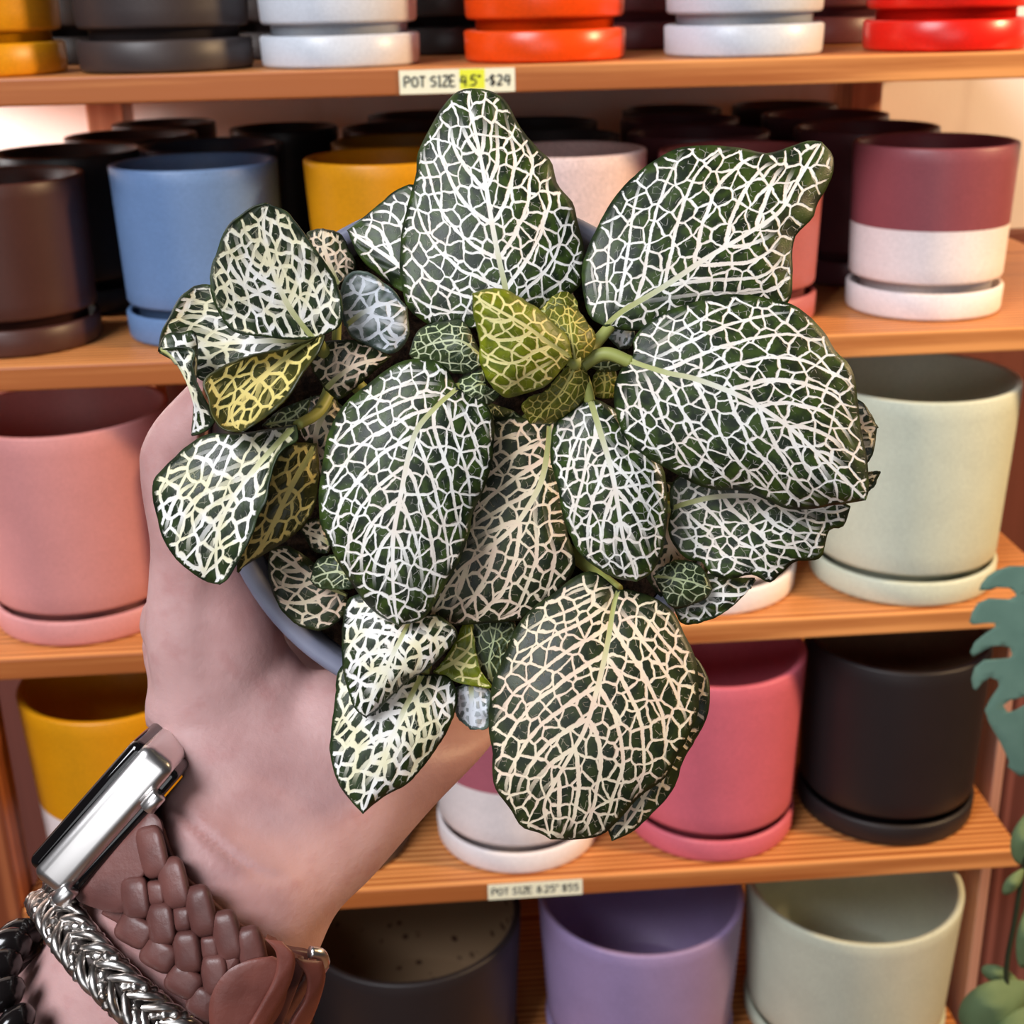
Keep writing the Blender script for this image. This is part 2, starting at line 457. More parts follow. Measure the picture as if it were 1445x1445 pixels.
# ------------------------------------------------------------------ hand-written price tags
t = NT('label_paper'); nn = t.noise(t.obj(), 300, 2); PAPER = t.base(t.mix(nn, lin(238, 236, 206), lin(246, 244, 218)), 0.7, 0.2)
t = NT('marker_ink'); INK = t.base(lin(38, 40, 40), 0.6, 0.2)
t = NT('yellow_highlighter'); HIGH = t.base(lin(232, 238, 70), 0.7, 0.2)
GLY = {'P': [[(0, 0), (0, 7), (3, 7), (4, 5.5), (3, 3.6), (0, 3.3)]], 'O': [[(2, 0), (.3, 1.5), (.2, 5), (2, 7), (3.8, 5.2), (3.8, 1.6), (2, 0)]],
       'T': [[(0, 7), (4.4, 7)], [(2.2, 7), (2, 0)]], 'S': [[(4, 6.3), (2.4, 7), (.6, 6), (.8, 4.4), (3.4, 2.9), (3.4, .9), (1.8, 0), (0, .6)]],
       'I': [[(1, 7), (1, 0)], [(0, 7), (2, 7)], [(0, 0), (2, 0)]], 'Z': [[(0, 7), (4, 7), (0, 0), (4.2, 0)]],
       'E': [[(3.6, 7), (0, 7), (0, 0), (3.8, 0)], [(0, 3.6), (3, 3.6)]], '4': [[(1.6, 7.4), (0, 3), (4.4, 3)], [(3.4, 7), (3, -.6)]],
       '5': [[(4, 7), (.8, 7), (.5, 4.2), (2.6, 4.4), (4, 2.6), (2.8, .4), (0, 0)]], '.': [[(0, 0), (.5, .2)]], '"': [[(0, 7.4), (.2, 5.6)], [(1.4, 7.4), (1.4, 5.6)]],
       '-': [[(0, 3.4), (2, 3.4)]], '$': [[(4, 5.8), (2.2, 6.6), (.5, 5.4), (1, 4), (3.4, 2.8), (3.4, 1.2), (2, .4), (0, 1)], [(2, 7.8), (2, -.8)]],
       '2': [[(.2, 5.6), (1.6, 7), (3.6, 6), (3, 3.6), (0, 0), (4, 0)]], '8': [[(2, 3.8), (.5, 5.2), (2, 7), (3.5, 5.4), (2, 3.8), (.1, 1.8), (2, 0), (3.9, 1.8), (2, 3.8)]], ' ': []}
def price_tag(text, x0, x1, zc, height, tilt, label, hl=None, ink_r=0.0006):
    y = -0.0006
    root_loc = S((x0 + x1) / 2, 0, zc); root_loc.y = y
    W = (x1 - x0) * D
    root = empty('price_tag', root_loc); root.rotation_euler = (0, tilt, 0)
    tag(root, label, 'price tag')
    p = link('paper', box_mesh('paper', (-W / 2, -0.0002, -height / 2), (W / 2, 0.0003, height / 2)), PAPER, None, False); p.parent = root
    adv = {'I': 3.4, '.': 1.6, '"': 2.9, '-': 3.2, ' ': 2.6}
    tot = sum(adv.get(c, 5.6) for c in text)
    sc = W * 0.93 / tot; zc_ = min(sc, height * 0.64 / 7)
    cx = -W * 0.455; parts = []; hx = []
    for i, c in enumerate(text):
        for st in GLY[c]:
            pts = [(cx + px * sc + random.uniform(-.2, .2) * sc, -0.0004, (pz - 3.4) * zc_ + random.uniform(-.2, .2) * zc_) for px, pz in st]
            v, f = tube_data(pts, [ink_r], 6, n=max(6, 6 * len(pts)) if len(pts) > 2 else 4)
            parts.append(([(a[0], -0.0004 + (a[1] + 0.0004) * 0.4, a[2]) for a in v], f))
        if hl and hl[0] <= i < hl[1]: hx += [cx, cx + 5 * sc]
        cx += adv.get(c, 5.6) * sc
    v, f = merge(parts)
    l = link('lettering', pydata('lettering', v, f), INK, None); l.parent = root
    if hl:
        h = link('highlight', box_mesh('highlight', (min(hx) - 0.001, -0.00028, -height * .36), (max(hx), -0.0001, height * .48)), HIGH, None, False); h.parent = root
        tag(h, 'yellow highlighter patch')
price_tag('POT SIZE 4.5" -$24', -0.0100, 0.0720, ZS[0] - TH * 0.52, TH * D * 0.86, 0.0, 'white hand-written price tag on the top shelf edge', hl=(9, 13))
price_tag('POT SIZE 8.25" $55', 0.0328, 0.1179, ZS[3] - TH * 0.50, TH * D * 0.86, 0.0, 'white hand-written price tag on the fourth shelf edge', ink_r=0.00055)

# ------------------------------------------------------------------ plant in a grey pot
plant_c = U(661, 638, 0.320)
PA = (FWD * 0.985 + RIGHT * 0.02 + UP * -0.02).normalized()     # pot axis, rim towards the viewer
plant = empty('potted_fittonia', plant_c)
tag(plant, 'white-veined nerve plant in a round grey pot held in the hand', 'potted plant')
E1 = RIGHT - PA * RIGHT.dot(PA); E1.normalize(); E2 = PA.cross(E1)
RIM_R, POT_H, POT_B = 0.0620, 0.088, 0.046
prof = [(0, POT_H), (POT_B - .002, POT_H), (POT_B, POT_H - .002), (RIM_R - 0.0035, 0.013), (RIM_R - .003, 0.0115), (RIM_R - .0006, 0.011), (RIM_R, 0.0095), (RIM_R, 0.0012),
        (RIM_R - .0008, 0.0002), (RIM_R - .0018, 0), (RIM_R - .0036, 0.0006), (RIM_R - .0044, 0.002), (RIM_R - .0048, 0.011), (POT_B - .003, POT_H - .004), (0, POT_H - .003)]
vs, fs = lathe_data(prof, 96)
vs = [plant_c + E1 * v[0] + E2 * v[1] + PA * v[2] for v in vs]
t = NT('grey_plastic'); n_ = t.noise(t.obj(), 420, 3); n2_ = t.noise(t.obj(), 60, 2)
t.bump(n_, 0.1, 0.0004)
GREYPOT = t.base(t.mix(t.step(n2_, .3, .7), lin(108, 111, 130), lin(130, 133, 152)), 0.5, 0.4)
link('pot', pydata('pot', vs, fs), GREYPOT, plant)
# soil
sv, sf_ = [], []
nr, na = 22, 72
for i in range(nr + 1):
    for k in range(na):
        r = (RIM_R - 0.0052) * i / nr; a = 2 * math.pi * k / na
        q = Vector((r * math.cos(a), r * math.sin(a), 0))
        h = 0.0105 - 0.0035 * noise.noise(q * 160) * (1 - (i / nr) ** 4) - 0.002 * noise.noise(q * 420) * (1 - (i / nr) ** 6)
        sv.append(plant_c + E1 * q.x + E2 * q.y + PA * h)
for i in range(nr):
    for k in range(na):
        k2 = (k + 1) % na
        sf_.append((i * na + k, i * na + k2, (i + 1) * na + k2, (i + 1) * na + k))
t = NT('potting_soil'); n_ = t.noise(t.obj(), 380, 5, .7)
t.bump(n_, 0.8, 0.003)
SOIL = t.base(t.mix(t.step(n_, .35, .7), lin(22, 15, 11), lin(64, 46, 34)), 0.95, 0.1)
link('soil', pydata('soil', sv, sf_), SOIL, plant)

# ---- leaf material: midrib, arching side veins and a fine net, all in each leaf's own coordinates
def leaf_mat(name, dark, mid, vein, vein2, tm=0.55, ts=0.36, tt=0.25, tq=0.06, gloss=0.42, edgew=0.9, wash=0.0):
    t = NT(name)
    def attr(n):
        a = t.node('ShaderNodeAttribute'); a.attribute_name = n
        s = t.node('ShaderNodeSeparateXYZ'); t.t.links.new(a.outputs['Vector'], s.inputs[0])
        return a.outputs['Vector'], s.outputs
    vq, q = attr('leaf_cells')       # x, y in mm along the vein-following grid; z cell size
    vp, p = attr('leaf_veins')       # vein phase, |across|, distance to the margin in mm
    vm, mm_ = attr('leaf_rib')       # distance to the midrib in mm, along 0..1, vein spacing in mm
    o = t.obj()
    # wander
    nz = t.node('ShaderNodeTexNoise'); t.t.links.new(vq, nz.inputs['Vector']); nz.inputs['Scale'].default_value = 0.24; nz.inputs['Detail'].default_value = 2
    ns = t.node('ShaderNodeVectorMath', operation='SUBTRACT'); t.t.links.new(nz.outputs['Color'], ns.inputs[0]); ns.inputs[1].default_value = (.5, .5, .5)
    nsc = t.node('ShaderNodeVectorMath', operation='SCALE'); t.t.links.new(ns.outputs[0], nsc.inputs[0]); nsc.inputs['Scale'].default_value = 2.2
    nx = t.node('ShaderNodeSeparateXYZ'); t.t.links.new(nsc.outputs[0], nx.inputs[0])
    qq = t.node('ShaderNodeVectorMath', operation='ADD'); t.t.links.new(vq, qq.inputs[0]); t.t.links.new(nsc.outputs[0], qq.inputs[1])
    sx = t.node('ShaderNodeSeparateXYZ'); t.t.links.new(qq.outputs[0], sx.inputs[0])
    cs = t.node('ShaderNodeCombineXYZ')
    cell = q[2]
    t.put(cs.inputs[0], t.math('DIVIDE', sx.outputs[0], cell)); t.put(cs.inputs[1], t.math('DIVIDE', sx.outputs[1], cell))
    def vor(scale, rnd):
        v = t.node('ShaderNodeTexVoronoi', voronoi_dimensions='2D', feature='DISTANCE_TO_EDGE')
        t.t.links.new(cs.outputs[0], v.inputs['Vector']); v.inputs['Scale'].default_value = scale; v.inputs['Randomness'].default_value = rnd
        return t.math('MULTIPLY', v.outputs['Distance'], t.math('DIVIDE', cell, scale))
    lw = t.noise(vq, 0.55, 2)                                         # line weight varies along the leaf
    lwf = t.math('ADD', 0.25, t.math('ADD', t.math('MULTIPLY', lw, 0.9), t.math('MULTIPLY', t.noise(vq, 2.6, 2), 0.6)))
    soft = 0.10
    def line(dist, width, s=soft):
        return t.math('SUBTRACT', 1.0, t.step(dist, t.math('SUBTRACT', width, s), t.math('ADD', width, s)))
    v = p[1]
    # midrib
    midr = line(t.math('ADD', mm_[0], t.math('MULTIPLY', nx.outputs[1], 0.05)), t.math('MULTIPLY', t.math('SUBTRACT', 1.0, t.math('MULTIPLY', mm_[1], 0.62)), tm * 1.5))
    # side veins
    ph = t.math('ADD', p[0], t.math('MULTIPLY', nx.outputs[0], 0.085))
    d = t.math('ABSOLUTE', t.math('SUBTRACT', ph, t.math('ROUND', ph)))
    d = t.math('MULTIPLY', d, mm_[2])
    sec = line(d, t.math('MULTIPLY', t.math('MULTIPLY', t.math('SUBTRACT', 1.0, t.math('MULTIPLY', v, 0.50)), ts * 1.45), lwf))
    sec = t.math('MULTIPLY', sec, t.math('MULTIPLY', t.math('SUBTRACT', 1.0, t.step(v, 0.80, 0.96)), t.step(mm_[2], 2.0, 3.8)))
    ter = line(vor(1.0, 0.85), t.math('MULTIPLY', lwf, tt))
    qua = line(vor(2.1, 1.0), tq, 0.06)
    qua = t.math('MULTIPLY', qua, t.math('MULTIPLY', t.step(t.noise(vq, 0.6, 1), 0.50, 0.60), 0.32))
    msk = t.math('MAXIMUM', t.math('MAXIMUM', midr, sec), t.math('MAXIMUM', ter, qua))
    ed = t.math('ADD', p[2], t.math('MULTIPLY', t.math('SUBTRACT', t.noise(vq, 1.6, 2), 0.5), 1.4))
    edge = t.step(ed, edgew * 0.55, edgew * 1.25)
    msk = t.math('MULTIPLY', msk, edge)
    if wash:
        msk = t.math('MAXIMUM', msk, t.math('MULTIPLY', t.math('MULTIPLY', t.step(t.noise(vq, 0.22, 2), .42, .62), wash), edge))
    n1 = t.noise(o, 90, 3); n2 = t.noise(vq, 0.35, 2)
    g = t.mix(t.step(n2, 0.35, 0.68), lin(*dark), lin(*mid))
    g = t.mix(t.math('MULTIPLY', n1, 0.25), g, tuple(x * 0.7 for x in lin(*dark)[:3]) + (1,))
    vc = t.mix(t.step(t.noise(vq, 0.16, 2), 0.36, 0.64), lin(*vein), lin(*vein2))
    vc = t.mix(t.math('MULTIPLY', midr, t.math('SUBTRACT', 1.0, t.step(mm_[1], 0.05, 0.5))), vc, lin(176, 180, 112))
    col = t.mix(msk, g, vc)
    t.bump(t.math('SUBTRACT', t.math('MULTIPLY', t.noise(vq, 5.0, 2), 0.18), msk), 0.42, 0.0006)
    m_ = t.base(col, t.math('ADD', gloss, t.math('MULTIPLY', msk, 0.15)), 0.4)
    # a little light passes through the blade
    out = t.n['Material Output']; tr = t.node('ShaderNodeBsdfTranslucent'); t.t.links.new(col, tr.inputs[0])
    mx = t.node('ShaderNodeMixShader'); mx.inputs[0].default_value = 0.14
    t.t.links.new(t.b.outputs[0], mx.inputs[1]); t.t.links.new(tr.outputs[0], mx.inputs[2]); t.t.links.new(mx.outputs[0], out.inputs[0])
    return m_
DK, MD = (26, 38, 22), (60, 80, 28)
LM = {
    'white': leaf_mat('leaf_white_veins', DK, MD, (248, 246, 240), (244, 234, 222)),
    'cream': leaf_mat('leaf_cream_veins', (28, 38, 20), (50, 60, 26), (242, 226, 196), (240, 214, 190), ts=0.42, tt=0.28),
    'bold': leaf_mat('leaf_bold_veins', DK, (50, 66, 30), (250, 248, 244), (238, 232, 196), ts=0.46, tt=0.34),
    'young': leaf_mat('leaf_young_lime', (92, 104, 16), (132, 142, 22), (240, 230, 160), (236, 224, 150), tm=.4, ts=.34, tt=.24, tq=.03, edgew=.8),
    'fine': leaf_mat('leaf_fine_net', (40, 54, 34), (62, 76, 40), (206, 212, 176), (196, 208, 160), tm=.24, ts=.20, tt=.15, tq=.04, edgew=.6),
    'lime': leaf_mat('leaf_lime_net', (86, 92, 20), (116, 120, 30), (214, 200, 110), (206, 190, 100), tm=.22, ts=.18, tt=.14, tq=.04, edgew=.4),
    'frost': leaf_mat('leaf_frosted', (70, 86, 80), (86, 104, 92), (236, 240, 248), (226, 232, 240), tm=.5, ts=.46, tt=.36, wash=.55, edgew=1.1),
    'yellow': leaf_mat('leaf_yellow_veins', (44, 48, 18), (74, 72, 22), (232, 214, 130), (222, 200, 120), ts=.44, tt=.30),
}
CR = {1: (200, 260, .29066), 2: (540, 110, .23529), 3: (800, 180, .31834), 4: (560, 400, .29066), 5: (200, 560, .29066), 6: (850, 560, .29066), 7: (440, 780, .29066), 8: (640, 780, .29066), 0: (0, 0, 1)}
def T(k, s):
    ox, oy, sc = CR[k]
    return [(ox + sc * float(a), oy + sc * float(b)) for a, b in (p.split(',') for p in s.split())]

leaf_count = 0
def leaf(style, A, M, B, z, edge=(-4, -4), n=54, m=13, veins=6, rip=1.2, cell=None, rag=1.0, lean=0.52, cup=2.0):
    """one blade between two traced margins A, B and its midrib M; z (base, middle, tip) and edge heights in mm towards the viewer"""
    global leaf_count
    leaf_count += 1; sd = leaf_count * 7.31
    M = catmull(M, n); A = catmull([M[0]] + A + [M[-1]], n); B = catmull([M[0]] + B + [M[-1]], n)
    def ragged(E, s0):
        Tn = np.gradient(E, axis=0); Tn /= np.linalg.norm(Tn, axis=1)[:, None] + 1e-9
        N = np.stack([-Tn[:, 1], Tn[:, 0]], 1)
        for i in range(n):
            f = math.sin(math.pi * i / (n - 1)) ** 0.5
            E[i] += N[i] * rag * f * (1.1 * noise.noise(Vector((i * .33, s0, 0))) + 0.8 * noise.noise(Vector((i * .9, s0, 4))))
        return E
    A, B = ragged(A, sd), ragged(B, sd + 50)
    tz = np.linspace(0, 1, n)
    Z = np.interp(tz, np.linspace(0, 1, 61), [z[0] * (1 - u) * (1 - 2 * u) + 4 * z[1] * u * (1 - u) + z[2] * u * (2 * u - 1) for u in np.linspace(0, 1, 61)])
    L = np.linalg.norm(np.diff(M, axis=0), axis=1).sum() / 6.0          # length in mm (about six pixels each)
    if cell is None: cell = 1.30 + 0.036 * L
    else: cell *= 1.25
    stretch = 0.62 if style in ('bold', 'yellow') else 0.85
    vs, att_c, att_v, att_r = [], [], [], []
    k = 2 * m + 1
    XY = np.zeros((n, k, 2)); PH = np.zeros((n, k))
    for i in range(n):
        for j in range(-m, m + 1):
            a = abs(j / m)
            XY[i, j + m] = (M[i] + ((A[i] if j < 0 else B[i]) - M[i]) * a) / 6.0
            PH[i, j + m] = (tz[i] - lean * a ** 1.12) * veins
    # millimetres per vein interval, from the local gradient of the vein phase
    xi, xj = np.gradient(XY, axis=0), np.gradient(XY, axis=1); pi_, pj = np.gradient(PH, axis=0), np.gradient(PH, axis=1)
    det = xi[..., 0] * xj[..., 1] - xi[..., 1] * xj[..., 0]; det = np.where(np.abs(det) < 1e-3, 1e-3, det)
    gx = (pi_ * xj[..., 1] - pj * xi[..., 1]) / det; gy = (-pi_ * xj[..., 0] + pj * xi[..., 0]) / det
    SPC = np.clip(1.0 / (np.hypot(gx, gy) + 1e-6), 0.3, 12.0)
    ax_ = M[-1] - M[0]; ax_ /= np.linalg.norm(ax_)
    for i in range(n):
        wA = np.linalg.norm(A[i] - M[i]) / 6.0; wB = np.linalg.norm(B[i] - M[i]) / 6.0
        for j in range(-m, m + 1):
            s = j / m; a = abs(s)
            wd = wA if j < 0 else wB; e = edge[0] if j < 0 else edge[1]
            px = XY[i, j + m] * 6.0
            fade = math.sin(math.pi * tz[i]) ** 0.4 if 0 < tz[i] < 1 else 0
            zz = Z[i] + e * (a ** cup) * fade + rip * fade * a * a * noise.noise(Vector((tz[i] * 5.5, s * 1.6, sd))) * 1.6
            ph = PH[i, j + m]
            # blade puffs up between the side veins
            zz += 0.22 * fade * (0.5 - 0.5 * math.cos(2 * math.pi * ph)) * min(1, a * 3) * (1 - a ** 4)
            vs.append(U(px[0], px[1], 0.315 - zz / 1000))
            q = (px - M[0]) / 6.0
            att_c.append(((q @ ax_) * stretch + sd * 3, q[1] * ax_[0] - q[0] * ax_[1] + sd, cell))
            tipd = min((1 - tz[i]), tz[i]) * L + 0.2
            att_v.append((ph, a, min((1 - a) * wd, tipd)))
            att_r.append((a * wd, tz[i], SPC[i, j + m]))
    fs = []
    for i in range(n - 1):
        for j in range(k - 1):
            fs.append((i * k + j, i * k + j + 1, (i + 1) * k + j + 1, (i + 1) * k + j))
    me = pydata('leaf', vs, fs)
    for nm, dt in (('leaf_cells', att_c), ('leaf_veins', att_v), ('leaf_rib', att_r)):
        at = me.attributes.new(nm, 'FLOAT_VECTOR', 'POINT'); at.data.foreach_set('vector', np.array(dt, np.float32).ravel())
    o = link('leaf', me, LM[style], plant)
    c = sum(((me.polygons[q].normal.dot(FWD)) for q in range(0, len(me.polygons), 37)))
    if c > 0: me.flip_normals()
    so = o.modifiers.new('thickness', 'SOLIDIFY'); so.thickness = 0.00035; so.offset = -1
    return o

# big upper leaf
leaf('white', T(2, '560,1500 330,1500 190,1420 130,1320 105,1150 110,950 160,720 200,570 215,440 310,250 400,120 470,72'),
     T(2, '760,1480 735,1260 700,1100 660,900 610,600 550,300 515,150 530,62'),
     T(2, '880,1420 1050,1350 1170,1260 1205,1160 1215,1050 1180,900 1140,750 1050,640 1010,500 940,430 830,300 740,140 640,75'), (17, 17, 8), (-3, -5), veins=7)
# dark leaf behind it on the left
leaf('white', [(592, 300), (585, 262), (560, 268), (530, 292)], [(640, 440), (560, 372), (490, 325)], [(600, 425), (565, 410), (530, 385), (505, 360)], (4, 3, -1), (-1, -2), veins=5, cell=3.2)
# upper right leaf with the long tip
leaf('white', T(3, '110,850 80,780 65,640 90,540 130,450 190,340 270,240 380,150 500,90 640,78 780,92 890,112 1000,80 1070,58'),
     T(3, '170,880 240,815 420,710 600,590 800,470 940,375 1010,260 1080,140 1128,62'),
     T(3, '260,900 450,900 700,860 900,820 985,770 1000,660 1000,560 1015,480 1090,400 1110,340 1170,230 1182,130'), (18, 18, 8), (-3, -4), veins=8)
# big right leaf
leaf('white', T(3, '300,1000 290,950 340,880 430,820 560,775 700,740 830,745 990,780 1090,850 1150,920 1190,990 1250,1050 1280,1130 1300,1300') + [(1218, 620), (1224, 650), (1226, 690)],
     [(884, 508), (940, 526), (985, 536), (1050, 562), (1110, 600), (1170, 655), (1222, 706)],
     [(868, 540), (868, 580), (888, 628), (914, 646), (946, 664), (981, 683), (1013, 692), (1050, 693), (1082, 706), (1111, 718), (1141, 719), (1170, 714), (1199, 710)], (24, 27, 20), (-4, -7), veins=8)
# leaves behind the big right one
leaf('white', T(6, '330,440 380,380 500,360 700,380 900,430 1050,470 1150,500'), T(6, '335,545 420,515 550,485 700,480 850,500 1000,540 1120,560 1205,535'),
     T(6, '320,650 360,740 420,790 480,800 540,870 640,880 690,865 750,870 790,895 820,900 880,850 940,800 1060,780 1100,650 1170,630'), (8, 10, 8), (1, -3), veins=7)
leaf('cream', [(1190, 560), (1215, 566), (1230, 585)], [(1130, 600), (1180, 604), (1238, 603)], [(1180, 655), (1215, 660), (1232, 640)], (4, 5, 4), (-1, -1), veins=4)
leaf('cream', [(1200, 668), (1222, 667), (1234, 666)], [(1160, 690), (1200, 682), (1243, 667)], [(1190, 706), (1220, 698), (1233, 685)], (5, 6, 5), (0, -1), veins=3)
# big bottom leaf
leaf('cream', T(8, '690,95 600,110 480,200 380,270 300,370 260,470 230,560 190,620 175,740 170,860 190,960 190,1080 210,1160 280,1250 330,1330 420,1362'),
     T(8, '800,180 775,260 745,450 700,650 640,850 580,960 500,1100 440,1230 470,1392'),
     T(8, '860,180 960,210 1060,280 1120,390 1170,500 1190,620 1190,760 1150,870 1090,980 1030,1090 900,1190 800,1300 720,1370 600,1392'), (8, 18, 12), (-5, -5), veins=8)
leaf('cream', T(8, '1140,480 1215,560 1245,660 1230,800 1170,920 1120,1000 1060,1160 960,1270 870,1355'), T(8, '1000,420 1080,640 1060,860 980,1080 880,1260 770,1400'),
     T(8, '900,600 850,900 780,1150 740,1300'), (4, 8, 8), (-2, 0), veins=7)
# middle lower leaf
leaf('white', T(4, '880,590 820,630 760,700 745,850 780,980 800,1100 830,1200 880,1300 970,1380 1060,1430'), T(4, '935,555 980,700 1040,900 1070,1060 1100,1240 1140,1350 1165,1448'),
     T(4, '1010,580 1090,640 1170,740 1280,870 1310,1000 1312,1150 1290,1300 1240,1400'), (21, 23, 17), (-4, -4), veins=6)
# big centre-left leaf
leaf('white', [(622, 512), (578, 507), (549, 519), (520, 542), (491, 565), (470, 594), (460, 623), (453, 667), (449, 700), (452, 735), (462, 760), (473, 786), (491, 816), (514, 848), (534, 868)],
     [(646, 548), (618, 572), (589, 605), (576, 643), (565, 700), (556, 750), (554, 800), (556, 845), (562, 883)],
     [(676, 562), (690, 576), (697, 596), (697, 625), (694, 655), (682, 691), (668, 722), (661, 757), (650, 787), (632, 820), (615, 848), (596, 874)], (21, 24, 17), (-5, -5), veins=8)
# cream leaf under both
leaf('cream', [(720, 588), (690, 600), (672, 660), (640, 740), (610, 800), (590, 850)], T(4, '742,680 728,820 700,960 640,1080 560,1190 430,1300 290,1410 150,1640'),
     [(790, 600), (792, 680), (800, 745), (812, 790), (806, 812), (790, 835), (767, 856), (742, 873), (690, 879), (643, 883), (620, 885)], (9, 11, 5), (-1, -3), veins=7)
# lime young leaf and its curled neighbours
leaf('young', T(4, '830,260 760,190 700,130 620,80 530,30 440,25'), T(4, '850,360 740,290 640,215 530,150 440,100 366,48'), T(4, '790,430 720,500 620,535 540,556 490,530 440,470 402,380 400,280 370,150'), (30, 38, 40), (-4, -5), veins=5, cell=2.3)
leaf('lime', T(4, '800,330 760,230 720,140 770,110'), T(4, '870,390 850,280 840,190 830,105'), T(4, '940,340 965,260 920,180 880,130'), (26, 29, 24), (-3, -5), veins=6, cell=1.5)
leaf('lime', T(4, '800,430 720,520 640,560 605,600'), T(4, '880,380 800,520 720,610 650,682'), T(4, '930,440 930,520 880,600 800,660 720,680'), (25, 25, 20), (0, -5), veins=6, cell=1.5)
# small dark leaves left of the lime one
leaf('fine', T(4, '330,190 240,180 150,200 95,240'), T(4, '420,360 310,280 180,290 58,345'), T(4, '400,410 300,440 180,400 100,385'), (20, 22, 14), (-4, -3), veins=5, cell=1.6)
leaf('fine', T(4, '420,410 340,430 290,480'), T(4, '440,500 400,490 340,520 280,520'), T(4, '500,540 440,590 340,580'), (19, 21, 17), (-3, -3), veins=4, cell=1.7)
# left cluster
leaf('bold', T(1, '700,752 560,735 440,710 375,630 340,540 332,430 370,310 415,210 500,140 560,105'), T(1, '835,748 720,600 650,460 610,320 590,200 612,95'),
     T(1, '900,725 960,690 975,590 945,480 880,370 800,260 750,190 700,130'), (13, 19, 25), (2, 2), veins=7)
leaf('bold', T(1, '600,600 420,560 330,488 250,500 180,560 130,650 100,720'), T(1, '850,750 600,760 400,770 250,790 130,800 85,815'), T(1, '700,880 560,940 400,960 290,950 240,890 170,860'), (8, 6, 10), (3, 2), veins=7)
leaf('bold', T(1, '120,735 190,725 265,755'), T(1, '85,800 150,850 210,950 245,1050 260,1130 240,1218'), T(1, '250,800 245,880 270,980 320,1080 350,1150 300,1200'), (16, 17, 10), (-3, 3), veins=6, cell=1.9)
leaf('yellow', T(1, '700,800 550,830 400,880 300,955 325,1050 350,1130 400,1185'), T(1, '850,745 720,830 600,920 500,1010 440,1090 445,1160 480,1202'),
     T(1, '885,735 850,820 770,930 720,1015 640,1095 560,1155'), (13, 14, 22), (4, 7), veins=6)
leaf('cream', T(1, '850,380 800,250 835,220'), T(1, '955,500 915,400 885,300 880,214'), T(1, '1020,440 1045,400 1010,320 965,240'), (3, 3, 3), (-1, -2), veins=4)
leaf('frost', T(1, '960,560 1000,440 1100,428 1200,500'), T(1, '990,690 1080,620 1180,580 1290,600'), T(1, '1020,745 1110,790 1220,822 1295,740'), (6, 9, 6), (1, -3), veins=5, cell=2.6)
leaf('cream', T(1, '820,880 850,780 980,755 1110,780'), T(1, '890,1000 960,930 1060,870 1212,838'), T(1, '960,1045 1050,980 1140,900'), (5, 8, 5), (-2, -2), veins=5, cell=2.2)
# lower left pair
leaf('bold', T(5, '650,150 450,178 330,178 230,230 130,320 62,400 52,480 78,600 108,700 168,790 250,860 320,900'), T(5, '748,135 620,270 500,410 420,530 370,650 360,780 372,910'),
     T(5, '755,205 700,240 655,290 622,400 604,500 562,580 540,650 500,740 455,820 415,880'), (15, 18, 15), (-4, 3), veins=8)
leaf('yellow', T(5, '720,230 620,330 560,480 500,620 460,760'), T(5, '850,225 740,410 650,590 570,740 465,852'), T(5, '862,340 855,450 842,530 790,620 700,700 600,762 500,822'), (5, 8, 3), (-1, -3), veins=6)
leaf('cream', T(5, '640,950 615,850 610,780'), T(5, '990,950 860,890 740,800 640,735'), T(5, '985,1050 920,1115 850,1135 760,1108 690,1050 660,1000'), (-2, -3, -5), (-1, -2), veins=5, cell=2.6) if False else None
leaf('cream', T(5, '930,900 830,800 760,750 700,722'), T(5, '1000,960 880,910 760,830 622,740'), T(5, '990,1050 920,1115 850,1137 760,1110 690,1050 640,960 612,850'), (-1, -1, -4), (-1, -2), veins=5, cell=2.6)
leaf('fine', T(5, '960,775 900,770 845,800'), T(5, '1040,880 960,850 880,860 815,890'), T(5, '1030,930 940,935 860,930'), (4, 5, 2), (-2, -1), veins=4, cell=1.7)
leaf('cream', T(5, '870,600 800,600 770,640'), T(5, '920,720 860,680 775,650'), T(5, '900,760 830,745'), (0, 0, -3), (-1, -1), veins=3)
# bottom pair
leaf('bold', T(7, '330,200 200,210 160,270 145,400 150,560 178,680 210,760'), T(7, '480,330 400,480 340,620 290,720 262,802'), T(7, '600,300 690,360 705,420 640,495 560,565 480,615 400,685 320,765'), (12, 14, 11), (-3, -4), veins=6)
leaf('bold', T(7, '350,540 200,520 125,580 112,720 92,880 88,980 125,1110 185,1200'), T(7, '540,590 440,780 370,950 300,1120 248,1268'), T(7, '660,600 705,680 700,760 655,870 605,955 540,1042 450,1132 350,1185'), (3, 8, 7), (-2, -4), veins=7)
# small pieces in the middle of the lower edge
leaf('young', T(7, '640,520 700,420 735,345'), T(7, '590,580 690,530 770,450 775,345'), T(7, '700,625 800,650 870,655 820,570'), (0, 3, 2), (-1, 0), veins=3, cell=3.4)
leaf('fine', T(7, '800,560 770,440 780,345'), T(7, '880,645 860,540 880,440 900,335'), T(7, '905,600 940,500 990,350'), (-2, 0, 0), (-1, -1), veins=4, cell=2)
leaf('frost', T(7, '700,660 690,740 710,805'), T(7, '770,630 775,700 770,790 775,858'), T(7, '860,660 870,760 850,850'), (-2, -1, -2), (-1, -1), veins=4)
leaf('frost', T(7, '830,440 815,500'), T(7, '930,440 880,480 850,560'), T(7, '940,520 900,575'), (-5, -4, -5), (0, -1), veins=3)
leaf('fine', [(655, 920), (700, 885)], [(650, 960), (690, 930), (740, 885)], [(690, 965), (730, 920)], (-6, -6, -6), (0, 0), veins=3)
